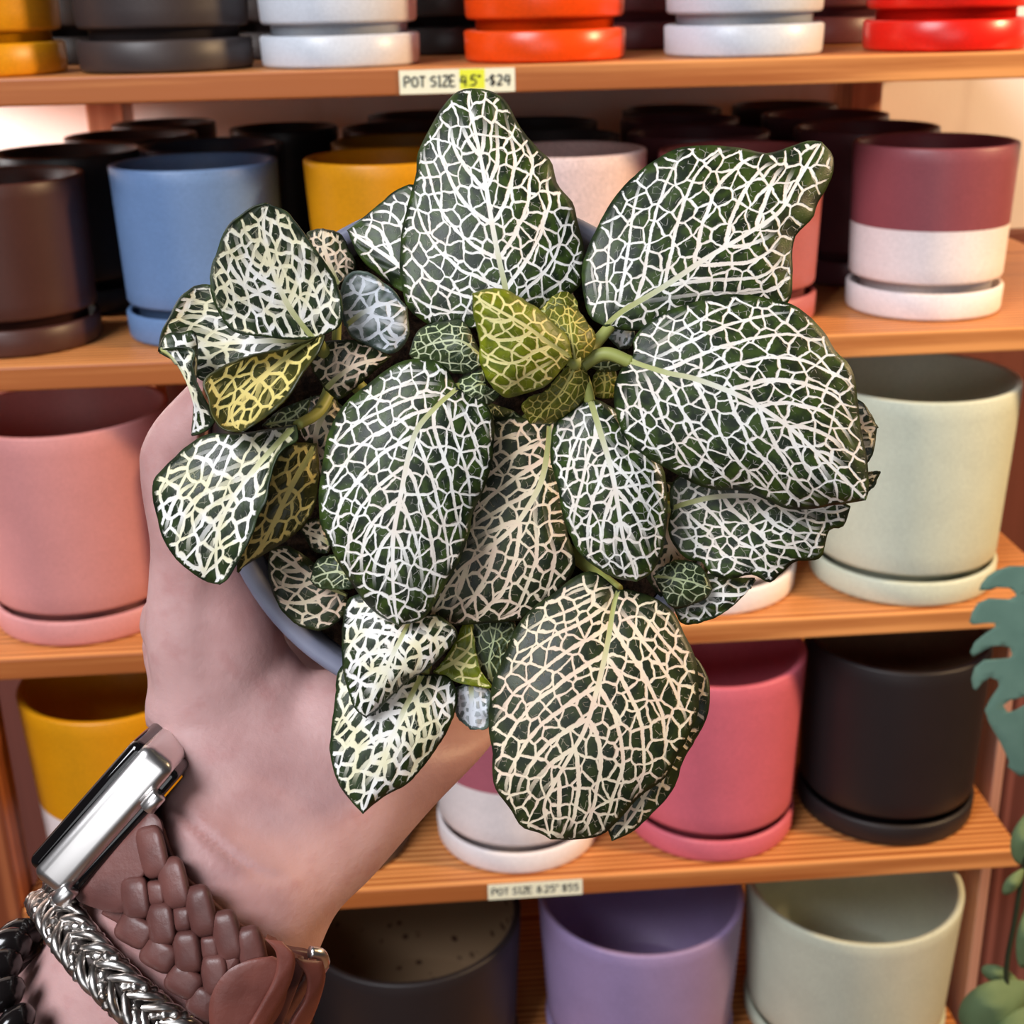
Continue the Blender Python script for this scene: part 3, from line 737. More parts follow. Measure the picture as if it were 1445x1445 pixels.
# small leaves at the lower right
leaf('fine', T(6, '330,800 420,795 490,835'), T(6, '245,870 340,880 440,900 535,935'), T(6, '290,960 350,1030 430,1012 510,975'), (7, 9, 6), (-2, -3), veins=5, cell=1.7)
leaf('white', T(6, '420,860 540,860 640,875 735,878'), T(6, '330,930 450,960 560,960 690,955 740,885'), T(6, '355,1050 400,1105 500,1090 600,1042 690,960'), (2, 3, 2), (-1, -2), veins=5, cell=2.4)
# little ones around the right stem
leaf('frost', T(3, '250,870 200,890 185,930'), T(3, '300,890 255,915 235,985'), T(3, '300,930 280,975'), (12, 13, 10), (-1, -1), veins=4, cell=2)
leaf('lime', T(4, '960,440 945,500 960,545'), T(4, '1000,400 1010,480 1000,560'), T(4, '1060,420 1070,500 1050,555'), (16, 16, 14), (-2, -2), veins=5, cell=1.5)
leaf('fine', T(4, '1000,330 1060,320'), T(4, '920,400 1020,370 1130,380'), T(4, '1000,430 1080,420'), (20, 20, 18), (-2, -3), veins=4, cell=1.6)
leaf('lime', [(790, 400), (812, 420), (818, 442)], [(760, 440), (790, 440), (822, 462)], [(770, 470), (800, 478)], (15, 16, 14), (-2, -2), veins=5, cell=1.6)
leaf('fine', [(640, 590), (665, 640)], [(665, 560), (700, 610), (720, 690)], [(740, 590), (750, 650)], (4, 4, 0), (-2, -2), veins=4)
leaf('cream', [(440, 560), (420, 600), (440, 640)], [(470, 560), (445, 620), (462, 700)], [(500, 600), (490, 680)], (-1, -1, -6), (-2, -2), veins=4)
leaf('fine', [(380, 590), (400, 575)], [(370, 600), (410, 590), (440, 560)], [(400, 612), (430, 590)], (8, 8, 8), (-1, -1), veins=3, cell=1.6)
leaf('cream', [(920, 690), (905, 780), (930, 840)], [(960, 680), (945, 760), (985, 850)], [(990, 740), (1000, 800)], (-1, -2, -6), (-2, -2), veins=4)
leaf('cream', [(700, 905), (720, 960)], [(690, 880), (760, 930), (800, 990)], [(760, 870), (810, 900)], (-6, -6, -6), (-1, -1), veins=4)

# stems
t = NT('pale_green_stem'); n_ = t.noise(t.obj(), 120, 3)
STEM = t.base(t.mix(n_, lin(120, 128, 60), lin(168, 172, 96)), 0.5, 0.4)
def stem(pts, r0, r1):
    P = [U(x, y, 0.315 - z / 1000) for x, y, z in pts]
    v, f = tube_data(P, [r0, r1], 10, n=24)
    link('stem', pydata('stem', v, f), STEM, plant)
stem([(700, 640, -18), (760, 580, 0), (805, 530, 18), (810, 508, 27)], .0022, .0016)
stem([(810, 508, 24), (835, 490, 18), (870, 450, 16)], .0017, .0013)
stem([(800, 530, 20), (850, 500, 22), (892, 512, 23)], .0017, .0014)
stem([(812, 512, 22), (825, 540, 21), (832, 566, 20)], .0015, .0013)
stem([(800, 500, 20), (760, 470, 17), (718, 440, 15)], .0016, .0013)
stem([(600, 640, -18), (520, 560, -6), (460, 500, 6), (444, 476, 12)], .0022, .0016)
stem([(470, 540, -2), (450, 580, 4), (420, 600, 13)], .0016, .0012)
stem([(640, 660, -18), (660, 590, 4), (646, 548, 19)], .0019, .0014)
stem([(740, 700, -18), (765, 640, 0), (774, 598, 8)], .0018, .0014)
stem([(780, 760, -18), (830, 800, -4), (872, 832, 6)], .0019, .0014)
stem([(800, 700, -18), (880, 710, -2), (950, 716, 7)], .0018, .0014)
stem([(600, 760, -18), (590, 840, -4), (582, 876, 10)], .0018, .0014)
stem([(610, 800, -18), (610, 900, -10), (597, 952, 1)], .0018, .0014)

stem([(900, 720, -4), (1040, 660, 2), (1130, 602, 4)], .0016, .0011)
stem([(900, 720, -4), (1060, 690, 2), (1162, 690, 5)], .0016, .0011)
stem([(460, 640, -18), (470, 560, -4), (478, 410, 2)], .0014, .001)

# ------------------------------------------------------------------ the person's arm and hand
SEC = [((-560, 2080), (60, 2500), .385, 33), ((-190, 1600), (190, 1830), .352, 30), ((11, 1392), (325, 1584), .340, 27), ((82, 1310), (384, 1496), .335, 25), ((160, 1196), (446, 1352), .331, 24),
       ((232, 1105), (478, 1284), .332, 23), ((224, 1045), (530, 1232), .338, 23), ((213, 960), (612, 1138), .345, 22), ((204, 890), (690, 1058), .355, 20),
       ((262, 815), (745, 990), .385, 15), ((330, 765), (790, 930), .425, 11), ((420, 720), (800, 860), .438, 9.5), ((520, 690), (800, 790), .440, 8)]
def loft():
    C = [((U(a[0], a[1], d) + U(b[0], b[1], d)) / 2, (U(b[0], b[1], d) - U(a[0], a[1], d)) / 2, t_ / 1000) for a, b, d, t_ in SEC]
    rows = np.array([list(c) + list(h) + [t_] for c, h, t_ in C])
    n = 70
    tt = np.linspace(0, len(rows) - 1, n)
    Q = np.vstack([2 * rows[0] - rows[1], rows, 2 * rows[-1] - rows[-2]])
    out = []
    for x in tt:
        i = min(int(x), len(rows) - 2); u = x - i
        a, b, c, d = Q[i], Q[i + 1], Q[i + 2], Q[i + 3]
        out.append(0.5 * (2 * b + (c - a) * u + (2 * a - 5 * b + 4 * c - d) * u ** 2 + (3 * b - a - 3 * c + d) * u ** 3))
    seg = 40; vs, fs = [], []
    for r in out:
        c, h, t_ = Vector(r[:3]), Vector(r[3:6]), r[6]
        for k in range(seg):
            a = 2 * math.pi * k / seg
            ca, sa = math.cos(a), math.sin(a)
            e = 0.88
            vs.append(c + h * math.copysign(abs(ca) ** e, ca) - FWD * (t_ * math.copysign(abs(sa) ** e, sa)))
    for i in range(n - 1):
        for k in range(seg):
            k2 = (k + 1) % seg
            fs.append((i * seg + k, i * seg + k2, (i + 1) * seg + k2, (i + 1) * seg + k))
    fs.append(tuple(range(seg))[::-1]); fs.append(tuple((n - 1) * seg + k for k in range(seg)))
    return vs, fs
def ball(c, r, sq=(1, 1, 1)):
    bm = bmesh.new(); bmesh.ops.create_icosphere(bm, subdivisions=3, radius=1)
    vs = [c + RIGHT * v.co.x * r * sq[0] + UP * v.co.y * r * sq[1] + FWD * v.co.z * r * sq[2] for v in bm.verts]
    fs = [tuple(v.index for v in f.verts) for f in bm.faces]; bm.free()
    return vs, fs
def digit(pts, tipr):
    P = [U(x, y, d) for x, y, d, r in pts]; R = [p[3] / 1000 for p in pts]
    v = tube_data(P, R, 18, n=48)
    return [v, ball(P[-1], R[-1]), ball(P[0], R[0])]
parts = [loft()]
# thumb: from the base of the palm up the left side of the pot
parts += digit([(300, 985, .338, 14), (268, 880, .332, 12.2), (268, 770, .328, 10.0), (258, 690, .325, 9.6), (257, 640, .323, 9.9), (285, 600, .320, 9.3), (330, 548, .318, 8.2)], 7)
parts += digit([(300, 1000, .341, 17), (325, 905, .336, 14), (305, 835, .334, 12), (290, 760, .331, 9)], 7)
parts += [ball(U(255, 880, .340), .0105), ball(U(254, 648, .324), .0098), ball(U(330, 1010, .340), .018, (1.2, 1.3, .8)), ball(U(470, 1075, .343), .02, (1.3, 1.2, .85))]
# four fingers behind the pot
for (a, b, c, r) in [((480, 700), (500, 560), (530, 440), 8.0), ((580, 700), (630, 540), (670, 400), 8.6), ((680, 720), (760, 570), (820, 450), 8.4), ((760, 760), (850, 650), (910, 560), 7.2)]:
    parts += digit([(a[0], a[1], .439, r + 1), ((a[0] * 2 + b[0]) / 3, (a[1] * 2 + b[1]) / 3, .434, r), (b[0], b[1], .4245, r), (c[0], c[1], .4215, r * .85)], r)
vs, fs = merge(parts)
me0 = pydata('person_shell', vs, fs)
tmp = bpy.data.objects.new('person_shell', me0); COL.objects.link(tmp)
rm = tmp.modifiers.new('r', 'REMESH'); rm.mode = 'VOXEL'; rm.voxel_size = 0.00145
smm = tmp.modifiers.new('s', 'SMOOTH'); smm.factor = 0.5; smm.iterations = 14
dg = bpy.context.evaluated_depsgraph_get(); dg.update()
me = bpy.data.meshes.new_from_object(tmp.evaluated_get(dg))
bpy.data.objects.remove(tmp)
# creases of the wrist and thumb, pressed in; then the skin is held off the pot wall
CREASE = [([(246, 1140), (275, 1165), (310, 1196), (345, 1222), (372, 1236), (400, 1243)], .0015, .0010), ([(240, 1172), (265, 1195), (300, 1228)], .0004, .0016),
          ([(222, 770), (232, 800), (246, 850), (256, 890)], .0009, .003), ([(205, 700), (215, 712), (226, 718)], .0004, .0015)]
npv = len(me.vertices)
co = np.empty(npv * 3, np.float32); me.vertices.foreach_get('co', co); co = co.reshape(-1, 3).astype(float)
rel = co - np.array(CAM); dep = rel @ np.array(FWD)
pxy = np.stack([722.5 + F * (rel @ np.array(RIGHT)) / dep, 722.5 - F * (rel @ np.array(UP)) / dep], 1)
nrm = np.empty(npv * 3, np.float32); me.vertices.foreach_get('normal', nrm); nrm = nrm.reshape(-1, 3)
front = (nrm @ np.array(FWD)) < -0.1
for pts, depth, wid in CREASE:
    q = catmull(pts, 60)
    dist = np.linalg.norm(pxy[:, None, :] - q[None, :, :], axis=2); arg = np.argmin(dist, axis=1)
    dd = np.min(dist, axis=1) / F * dep
    depth = depth * np.sin(np.pi * (arg + 1) / 61) ** 0.7
    co += np.array(FWD) * (front * depth * np.exp(-(dd / wid) ** 2))[:, None]
pc, pa = np.array(plant_c), np.array(PA)
r_ = co - pc; ax = r_ @ pa; rad = r_ - ax[:, None] * pa; rl = np.linalg.norm(rad, axis=1) + 1e-9
wallr = np.where(ax < 0.0115, RIM_R, RIM_R - 0.003 - (ax - 0.0115) / (POT_H - 0.0115) * (RIM_R - .003 - POT_B)) + 0.0005
ins = (ax > -0.03) & (ax < POT_H + 0.0005) & (rl < wallr)
side = ins & (POT_H + .0005 - ax > wallr - rl)
co[side] += rad[side] / rl[side, None] * (wallr - rl)[side, None]
bot = ins & ~side
co[bot] += pa * (POT_H + 0.0008 - ax[bot])[:, None]
me.vertices.foreach_set('co', co.astype(np.float32).ravel()); me.update()
def skin():
    t = NT('skin'); o = t.obj()
    n1 = t.noise(o, 24, 4, .6); n2 = t.noise(o, 700, 3, .6); n3 = t.noise(o, 130, 3)
    c = t.mix(t.step(n1, .3, .7), lin(166, 122, 119), lin(190, 151, 148))
    c = t.mix(t.math('MULTIPLY', t.step(n3, .52, .75), .35), c, lin(164, 106, 104))
    v = t.node('ShaderNodeTexVoronoi'); t.t.links.new(o, v.inputs['Vector']); v.inputs['Scale'].default_value = 42
    c = t.mix(t.math('MULTIPLY', t.math('SUBTRACT', 1.0, t.step(v.outputs[0], .02, .05)), .35), c, lin(110, 64, 58))
    t.bump(t.math('ADD', t.math('MULTIPLY', n2, .5), n3), .34, .0007)
    m_ = t.base(c, 0.5, 0.35)
    t.b.inputs['Subsurface Weight'].default_value = 0.1; t.b.inputs['Subsurface Radius'].default_value = (.004, .0015, .001); t.b.inputs['Subsurface Scale'].default_value = 0.5
    return m_
me.materials.clear()
person = link('person', me, skin())
tag(person, 'bare left forearm and hand reaching up to grip the grey plant pot', 'person')

# ------------------------------------------------------------------ wristwatch
watch_c = U(150, 1160, .322)
watch = empty('wristwatch', watch_c)
tag(watch, 'silver wristwatch with black glass and brown braided leather strap on the wrist', 'watch')
e1 = (RIGHT * 0.66 + UP * 0.751).normalized()                          # along the visible edge
nv = (RIGHT * -0.751 + UP * 0.66)
nv = (nv * 0.997 - FWD * 0.06).normalized(); e3 = e1.cross(nv).normalized()
if e3.dot(FWD) < 0: e3 = -e3
def rbox(name, c, dims, bev, mat, segs=5):
    me_ = box_mesh(name, [-x / 2 for x in dims], [x / 2 for x in dims], bev, segs)
    for v in me_.vertices:
        p = v.co.copy(); v.co = c + e1 * p.x + nv * p.y + e3 * p.z
    me_.update()
    return link(name, me_, mat, watch)
t = NT('polished_steel'); STEEL = t.base(lin(226, 222, 220), 0.3, 0.5, 1.0)
t = NT('black_glass'); GLASS = t.base(lin(14, 12, 13), 0.04, 0.6)
near = U(144, 1160, .3060)
LEN, WID = 0.0402, 0.044
case_c = near + e3 * (WID / 2)
loc_ = co - np.array(case_c)
lx, ly, lz = loc_ @ np.array(e1), loc_ @ np.array(nv), loc_ @ np.array(e3)
hit = (lx < LEN / 2 - .004) & (lx > -LEN / 2 - .002) & (np.abs(lz) < WID / 2 + .002) & (ly > -.0072) & (ly < .008)
co[hit] += np.array(nv) * (-.0072 - ly[hit])[:, None]
person.data.vertices.foreach_set('co', co.astype(np.float32).ravel()); person.data.update()
rbox('case', case_c, (LEN, 0.0100, WID), 0.0030, STEEL, 6)
rbox('glass', case_c + nv * 0.0048, (LEN - .0022, 0.0046, WID - .0022), 0.0022, GLASS, 5)
rbox('sensor_back', case_c - nv * 0.0048, (LEN * .94, 0.0036, WID * .92), 0.0014, GLASS, 3)
def knob(name, c, axis, r, h, mat):
    prof = [(0, -h / 2), (r * .9, -h / 2), (r, -h / 2 + r * .12), (r, h / 2 - r * .2), (r * .85, h / 2), (0, h / 2)]
    v, f = lathe_data(prof, 28)
    z = axis.normalized(); x = z.orthogonal().normalized(); y = z.cross(x)
    return link(name, pydata(name, [c + x * p[0] + y * p[1] + z * p[2] for p in v], f), mat, watch)
knob('crown', case_c + e1 * (LEN / 2 + .0008) + e3 * .006, e1, .0033, .003, STEEL)
knob('strap_pin', U(216, 1131, .3062), e1, .0019, .0046, STEEL)
knob('strap_pin', U(92, 1262, .3075), e1, .0022, .0046, STEEL)

from mathutils.bvhtree import BVHTree
ARM0 = BVHTree.FromPolygons([v.co.copy() for v in me.vertices], [tuple(p.vertices) for p in me.polygons])
def leather(name, c1, c2):
    t = NT(name); o = t.obj()
    n = t.noise(o, 260, 5, .65); n2 = t.noise(o, 60, 3)
    t.bump(t.math('ADD', n, t.math('MULTIPLY', n2, .6)), .3, .0006)
    return t.base(t.mix(t.step(n2, .3, .7), lin(*c1), lin(*c2)), .42, .45)
LEATHER = leather('brown_leather', (84, 50, 46), (112, 70, 64))
LEATHER_RED = leather('red_brown_leather', (96, 50, 42), (124, 70, 60))
def sd_(x, y):
    a = (x - 150) * .85 + (y - 1190) * .525
    return float(np.interp(a, [-60, 0, 60, 150, 240, 310, 360, 400], [.316, .3105, .3065, .3015, .3005, .3035, .309, .318]))
def patch(name, E1_, E2_, off, mat, n=40, m=10, thick=.0022, crown=.0012, parent=None):
    A = catmull(E1_, n); B = catmull(E2_, n); vs, fs = [], []
    for i in range(n):
        for j in range(m + 1):
            s = j / m; p = A[i] * (1 - s) + B[i] * s
            rim = (1 - abs(2 * s - 1) ** 6) * (1 - abs(2 * i / (n - 1) - 1) ** 10)
            vs.append(U(p[0], p[1], sd_(p[0], p[1]) - off - crown * rim))
    for i in range(n - 1):
        for j in range(m):
            fs.append((i * (m + 1) + j, i * (m + 1) + j + 1, (i + 1) * (m + 1) + j + 1, (i + 1) * (m + 1) + j))
    me_ = pydata(name, vs, fs)
    if sum(p.normal.dot(FWD) for p in me_.polygons) > 0: me_.flip_normals()
    o = link(name, me_, mat, watch)
    so = o.modifiers.new('thickness', 'SOLIDIFY'); so.thickness = thick; so.offset = -1
    bv = o.modifiers.new('round', 'BEVEL'); bv.width = .0006; bv.segments = 2; bv.limit_method = 'ANGLE'; bv.angle_limit = 1.0
    return o
# strap foundation under the braid, then its smooth end by the case
patch('strap_lining', [(225, 1165), (250, 1222), (290, 1262), (340, 1305), (390, 1332), (440, 1345)], [(140, 1290), (185, 1318), (225, 1365), (265, 1405), (310, 1440), (380, 1500)], -.0032, LEATHER, crown=.0004)
patch('strap_end', [(212, 1144), (226, 1158), (233, 1190)], [(99, 1252), (112, 1272), (150, 1286), (176, 1284)][:3] + [(172, 1288)], -.0004, LEATHER, n=24)
CB = lambda x, y: (90 + x * .263, 1120 + y * .263)
def pad(x, y, rx, ry, rot, hgt):
    cx, cy = CB(x, y); rx *= .263 * 1.1; ry *= .263 * 1.08
    vs, fs = [], []
    nu, nvv = 22, 9
    c, s = math.cos(rot), math.sin(rot)
    for i in range(nvv + 1):
        ph = math.pi / 2 * i / nvv
        for k in range(nu):
            a = 2 * math.pi * k / nu
            e = 0.55
            ux = math.copysign(abs(math.cos(a)) ** e, math.cos(a)); uy = math.copysign(abs(math.sin(a)) ** e, math.sin(a))
            q = math.cos(ph) ** 0.6 if i < nvv else 0.0
            lx, ly = ux * rx * q, uy * ry * q
            px, py = cx + lx * c - ly * s, cy + lx * s + ly * c
            vs.append(U(px, py, sd_(px, py) + .0016 - hgt / 1000 * math.sin(ph) ** .6))
    for i in range(nvv):
        for k in range(nu):
            k2 = (k + 1) % nu
            fs.append((i * nu + k, i * nu + k2, (i + 1) * nu + k2, (i + 1) * nu + k))
    fs.append(tuple(range(nu))[::-1])
    return vs, fs
pads = []
for x, y in ((475, 310), (590, 480), (735, 630), (878, 765), (1010, 850)): pads.append(pad(x, y, 72, 135, -.22, 4.2))
for x, y in ((490, 535), (632, 672), (782, 830), (900, 920)): pads.append(pad(x, y, 52, 66, -.1, 3.2))
for x, y in ((385, 560), (522, 700), (664, 850), (815, 975)): pads.append(pad(x, y, 72, 112, -.12, 4.2))
for x, y in ((378, 735), (512, 865), (645, 1010), (760, 1130)): pads.append(pad(x, y, 92, 78, .5, 3.4))
v, f = merge(pads)
link('braided_strap', pydata('braided_strap', v, f), LEATHER, watch)
# folded strap tail with its keeper loops and the buckle
patch('strap_tail', [CB(1120, 870), CB(1000, 890), CB(880, 950), CB(800, 1060), CB(778, 1180), CB(800, 1330)], [CB(1180, 900), CB(1190, 960), CB(1200, 1060), CB(1160, 1180), CB(1080, 1290), CB(980, 1400)], .0030, LEATHER_RED, n=30, crown=.0008)
patch('strap_keeper', [CB(1080, 780), CB(1140, 860), CB(1130, 980), CB(1060, 1120), CB(980, 1260), CB(930, 1330)], [CB(1170, 790), CB(1240, 870), CB(1220, 1010), CB(1140, 1160), CB(1060, 1290), CB(1010, 1350)], .0056, LEATHER_RED, n=30, crown=.0006)
patch('strap_return', [CB(1230, 880), CB(1300, 980), CB(1290, 1100), CB(1220, 1220), CB(1180, 1350)], [CB(1390, 900), CB(1405, 980), CB(1380, 1090), CB(1330, 1220), CB(1260, 1350)], .0030, LEATHER_RED, n=24)
# the strap goes on round the far side of the wrist
back = [U(110, 1170, .346), U(130, 1215, .358), U(190, 1262, .3635), U(280, 1312, .364), U(360, 1362, .358), U(405, 1392, .346), U(425, 1402, .332), U(415, 1398, .318)]
bc = catmull(back, 40); adir = (RIGHT * .525 + UP * .85)
vs, fs = [], []
for i in range(40):
    p = Vector(bc[i]); loc, nr, _, _ = ARM0.find_nearest(p)
    if (p - loc).dot(nr) < .0016: p = loc + nr * .0016
    for j in range(7):
        vs.append(p + adir * ((j / 6 - .5) * .018))
for i in range(39):
    for j in range(6):
        fs.append((i * 7 + j, i * 7 + j + 1, i * 7 + j + 8, i * 7 + j + 7))
o = link('strap_loop', pydata('strap_loop', vs, fs), LEATHER, watch)
so = o.modifiers.new('thickness', 'SOLIDIFY'); so.thickness = .002; so.offset = 0
bpts = [U(*CB(1320, 850), .3045), U(*CB(1375, 860), .306), U(*CB(1395, 910), .309), U(*CB(1340, 930), .312)]
v, f = tube_data(bpts, [.0014, .0014], 10, n=20)
link('buckle', pydata('buckle', v, f), STEEL, watch)

# ------------------------------------------------------------------ silver braided bracelet
def closed_curve(P, n):
    P = np.array([tuple(p) for p in P]); Q = np.vstack([P[-2:], P, P[:3]])
    c = catmull(Q, 40 * len(Q)); 
    d = np.linalg.norm(c - P[0], axis=1)
    i0 = int(np.argmin(d[:len(c) // 2])); i1 = len(c) // 2 + int(np.argmin(d[len(c) // 2:]))
    c = c[i0:i1]
    s = np.r_[0, np.cumsum(np.linalg.norm(np.diff(c, axis=0), axis=1))]; u = np.linspace(0, s[-1], n, endpoint=False)
    return np.stack([np.interp(u, s, c[:, k]) for k in range(3)], 1)
def ring_frame(C):
    T_ = np.roll(C, -1, 0) - np.roll(C, 1, 0); T_ /= np.linalg.norm(T_, axis=1)[:, None]
    ctr = C.mean(0); O = C - ctr
    O -= T_ * (O * T_).sum(1)[:, None]; O /= np.linalg.norm(O, axis=1)[:, None]
    return T_, O, np.cross(T_, O)
t = NT('aged_silver'); n_ = t.noise(t.obj(), 300, 3)
SILVER = t.base(t.mix(t.step(n_, .35, .7), lin(150, 142, 136), lin(230, 226, 222)), .3, .5, 1.0)
t = NT('oxidised_silver'); DARKSILVER = t.base(lin(46, 40, 38), .5, .4, .8)
br_pts = [U(75, 1272, .322), U(93, 1305, .3125), U(125, 1348, .3065), (U(165, 1390, .3035)), U(207, 1428, .3035), U(252, 1462, .3055), U(310, 1500, .313), U(352, 1535, .326), U(352, 1540, .345),
          U(290, 1490, .364), U(200, 1410, .368), U(120, 1335, .362), U(80, 1290, .348), U(70, 1268, .335)]
from mathutils.bvhtree import BVHTree
ARM = BVHTree.FromPolygons([v.co.copy() for v in me.vertices], [tuple(p.vertices) for p in me.polygons])
def hug(C, lo, hi):
    """hold a ring of points between lo and hi metres off the arm's skin"""
    for it in range(3):
        for i in range(len(C)):
            p = Vector(C[i]); loc, nr, _, _ = ARM.find_nearest(p)
            d = (p - loc).dot(nr)
            if d < lo: C[i] = np.array(loc + nr * lo)
            elif d > hi: C[i] = np.array(loc + nr * hi)
        k = 7
        Cp = np.vstack([C[-k:], C, C[:k]]); w_ = np.hanning(2 * k + 3)[1:-1]; w_ /= w_.sum()
        C = np.stack([np.convolve(Cp[:, q], w_, 'valid') for q in range(3)], 1)
    return C
NB = 640
C = hug(closed_curve(br_pts, NB), .0046, .0075); Tn, On, Bn = ring_frame(C)
turns = 8
brac = empty('silver_bracelet', C.mean(0)); tag(brac, 'chunky braided silver bracelet worn below the watch', 'bracelet')
vs_, fs_ = tube_data(C, [.0027] * NB, 12, closed=True)
link('core', pydata('core', vs_, fs_), DARKSILVER, brac)
bars, ropes = [], []
th_ = np.linspace(0, 2 * math.pi * turns, NB, endpoint=False)
for k in range(3):
    ph = th_ + 2 * math.pi * k / 3
    for dx, r, lst in ((-.00125, .00125, bars), (.00125, .00125, bars), (0.0, .0012, ropes)):
        p_ = ph + dx / .00125 * 0.58
        P = C + Bn * (.0043 * np.sin(p_))[:, None] + On * (.0014 + .0016 * np.sin(2 * p_))[:, None]
        if lst is ropes:
            R_ = r + .00028 * np.sin(np.arange(NB) * 2 * math.pi / 5)
            lst.append(tube_data(P, list(R_), 8, closed=True))
        else:
            lst.append(tube_data(P, [r] * NB, 8, closed=True))
v, f = merge(bars); link('braided_wire', pydata('braided_wire', v, f), SILVER, brac)
v, f = merge(ropes); link('twisted_wire', pydata('twisted_wire', v, f), SILVER, brac)

# ------------------------------------------------------------------ black bracelet lower on the arm
bk_pts = [U(30, 1330, .332), U(5, 1352, .322), U(0, 1392, .314), U(14, 1440, .3085), U(60, 1500, .3055), U(130, 1560, .305), U(210, 1610, .309), U(280, 1640, .322), U(320, 1700, .342), U(240, 1650, .368), U(120, 1510, .374), U(55, 1400, .362), U(38, 1345, .348)]
C = hug(closed_curve(bk_pts, 400), .0052, .009); Tn, On, Bn = ring_frame(C)
t = NT('black_beads'); BLK = t.base(lin(22, 18, 18), .16, .6)
bb = empty('beaded_bracelet', C.mean(0)); tag(bb, 'black glossy beaded bracelet in the lower left corner of the arm', 'bracelet')
prs = []
L_ = np.linalg.norm(np.roll(C, -1, 0) - C, axis=1).sum(); nb = int(L_ / .0078)
for i in range(nb):
    k = int(i * 400 / nb); tx, ox, bx = Vector(Tn[k]), Vector(On[k]), Vector(Bn[k]); c = Vector(C[k]) + ox * .001
    prf = [(0, -.0038), (.0028, -.0034), (.0044, -.0018), (.0049, 0), (.0044, .0018), (.0028, .0034), (0, .0038)]
    v, f = lathe_data(prf, 16)
    prs.append(([c + ox * p[0] + bx * p[1] * 1.15 + (tx * .93 + bx * .36) * p[2] for p in v], f))
v, f = merge(prs); link('beads', pydata('beads', v, f), BLK, bb)
v, f = tube_data(C, [.0012] * 400, 8, closed=True); link('cord', pydata('cord', v, f), BLK, bb)

# ------------------------------------------------------------------ artificial foliage at the right, in a terracotta planter
t = NT('dusty_green_fabric'); n_ = t.noise(t.obj(), 60, 4); n2_ = t.noise(t.obj(), 900, 2)
t.bump(n2_, .3, .0006)
FAB = t.base(t.mix(n_, lin(86, 116, 102), lin(112, 142, 126)), .8, .2)
t = NT('soft_green_leaf'); n_ = t.noise(t.obj(), 50, 4)
EUC = t.base(t.mix(n_, lin(88, 112, 78), lin(124, 146, 104)), .7, .25)
t = NT('dark_stem'); DSTEM = t.base(lin(44, 48, 30), .7, .2)
t = NT('terracotta'); n_ = t.noise(t.obj(), 40, 4); TERRA = t.base(t.mix(n_, lin(176, 74, 48), lin(204, 96, 64)), .8, .2)
YF = 0.86          # distance of the foliage from the camera
pl_c = U(1640, 1500, .92); pl_c.z = 0
plr = empty('leafy_plant', pl_c); tag(plr, 'dusty green split-leaf plant with trailing stems at the right edge', 'plant')
prof = [(0, 0), (.075, 0), (.080, .004), (.118, .52), (.126, .525), (.128, .56), (.124, .565), (.114, .562), (.110, .52), (0, .50)]
v, f = lathe_data(prof, 64, pl_c); link('planter', pydata('planter', v, f), TERRA, plr)
CM = lambda s: [(1300 + .2214 * float(a), 780 + .2214 * float(b)) for a, b in (p.split(',') for p in s.split())]
outer = CM('900,150 780,90 655,85 560,85 480,110 420,150 380,200 368,238 440,236 480,220 560,222 596,250 605,275 560,295 430,290 360,320 322,380 306,440 330,456 420,446 470,446 470,472 400,520 340,570 312,630 330,660 400,620 450,596 520,590 565,602 580,650 560,670 400,682 340,730 320,800 330,860 350,876 390,822 440,792 490,812 495,850 440,930 405,1000 430,1080 500,1200 560,1330 550,1362 630,1425 720,1400 850,1330 960,1150 1000,900 1000,600 980,350')
hole = CM('522,972 562,940 655,916 720,900 700,945 600,1002 550,1016')
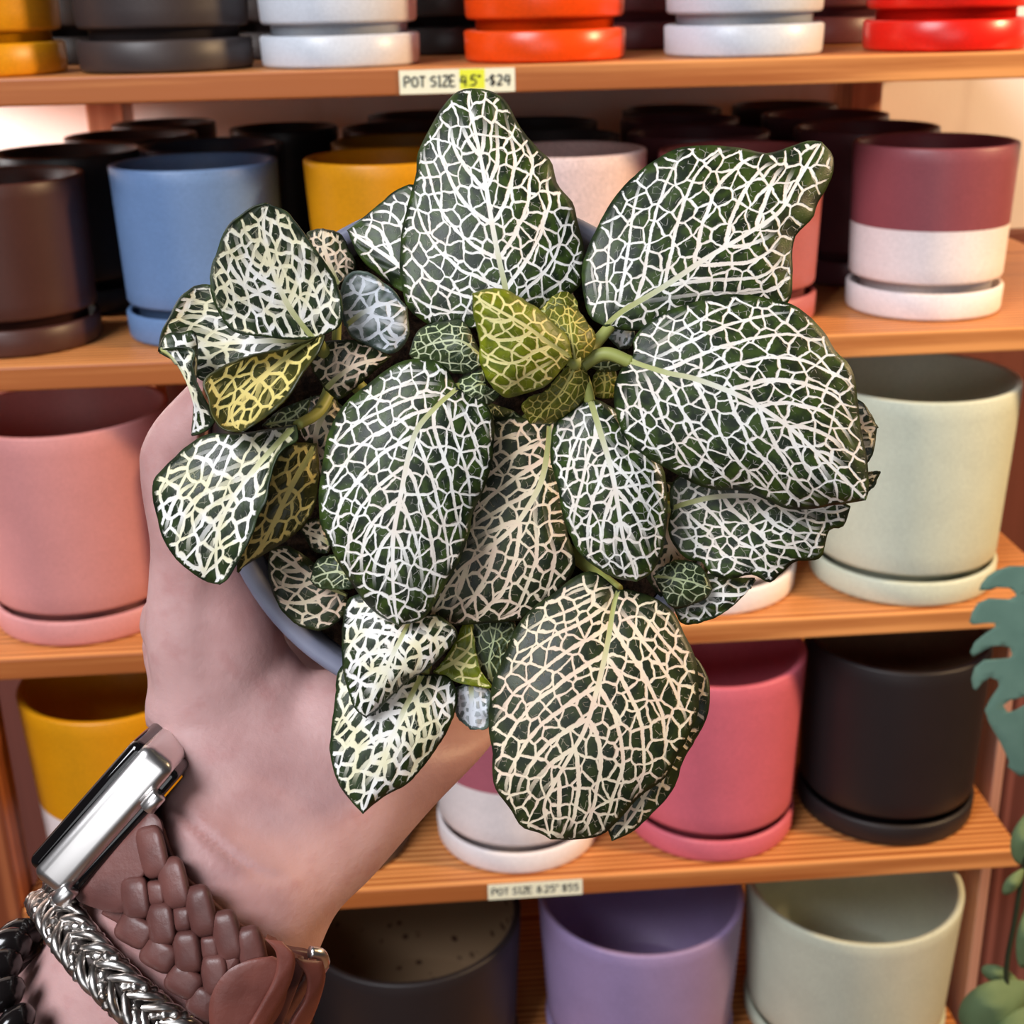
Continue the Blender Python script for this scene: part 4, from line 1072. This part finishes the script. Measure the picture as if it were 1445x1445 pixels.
def sheet(name, loops, dfun, mat, parent, thick=.0009, cuts=2):
    flat = [[Vector((x, y, 0)) for x, y in l] for l in loops]
    tri = tessellate_polygon(flat)
    allp = [p for l in flat for p in l]
    bm = bmesh.new(); bv = [bm.verts.new(p) for p in allp]
    for q in tri:
        try: bm.faces.new([bv[i] for i in q])
        except ValueError: pass
    long_ = [e for e in bm.edges if e.calc_length() > 12]
    for _ in range(cuts):
        long_ = [e for e in bm.edges if e.calc_length() > 14]
        if not long_: break
        bmesh.ops.subdivide_edges(bm, edges=long_, cuts=1)
        bmesh.ops.triangulate(bm, faces=bm.faces[:])
    for q in bm.verts:
        q.co = U(q.co.x, q.co.y, dfun(q.co.x, q.co.y))
    bmesh.ops.recalc_face_normals(bm, faces=bm.faces[:])
    me_ = bpy.data.meshes.new(name); bm.to_mesh(me_); bm.free()
    o = link(name, me_, mat, parent)
    so = o.modifiers.new('thickness', 'SOLIDIFY'); so.thickness = thick
    return o
mon_d = lambda x, y: YF + .012 * math.sin((y - 800) / 60.0) * max(0, (1480 - x) / 110) * .25 + .00014 * abs(x - 1475) + .00008 * (y - 800)
sheet('split_leaf', [outer, hole], mon_d, FAB, plr, cuts=4)
def oval(cx, cy, a, b, rot, d, name='leaf', mat=None, tip=.35):
    pts = []
    for i in range(26):
        th2 = 2 * math.pi * i / 26
        x = math.cos(th2) * a * (1 + tip * max(0, math.cos(th2)) ** 6); y = math.sin(th2) * b
        pts.append((cx + x * math.cos(rot) - y * math.sin(rot), cy + x * math.sin(rot) + y * math.cos(rot)))
    return sheet(name, [pts], lambda px, py: d + .0006 * math.hypot(px - cx, py - cy) * .5, mat or EUC, plr, cuts=2)
oval(1447, 1186, 34, 20, -1.35, .852)
oval(1428, 1246, 19, 9, -.9, .85)
oval(1408, 1375, 24, 12, .4, .87)
oval(1400, 1420, 50, 34, -.45, .85)
oval(1432, 1470, 46, 36, -1.0, .846)
oval(1450, 1320, 46, 15, -1.4, .858)
P = [U(1475, 1130, .86), U(1447, 1215, .858), U(1432, 1300, .86), U(1420, 1380, .862), U(1440, 1470, .862), U(1520, 1560, .87), Vector((pl_c.x - .03, pl_c.y, .50))]
v, f = tube_data(P, [.0016, .0022], 10, n=50); link('stem', pydata('stem', v, f), DSTEM, plr)
P = [U(1475, 880, .862), U(1520, 1010, .866), U(1560, 1200, .88), U(1610, 1400, .90), Vector((pl_c.x, pl_c.y, .50))]
v, f = tube_data(P, [.002, .003], 10, n=40); link('stem', pydata('stem', v, f), DSTEM, plr)
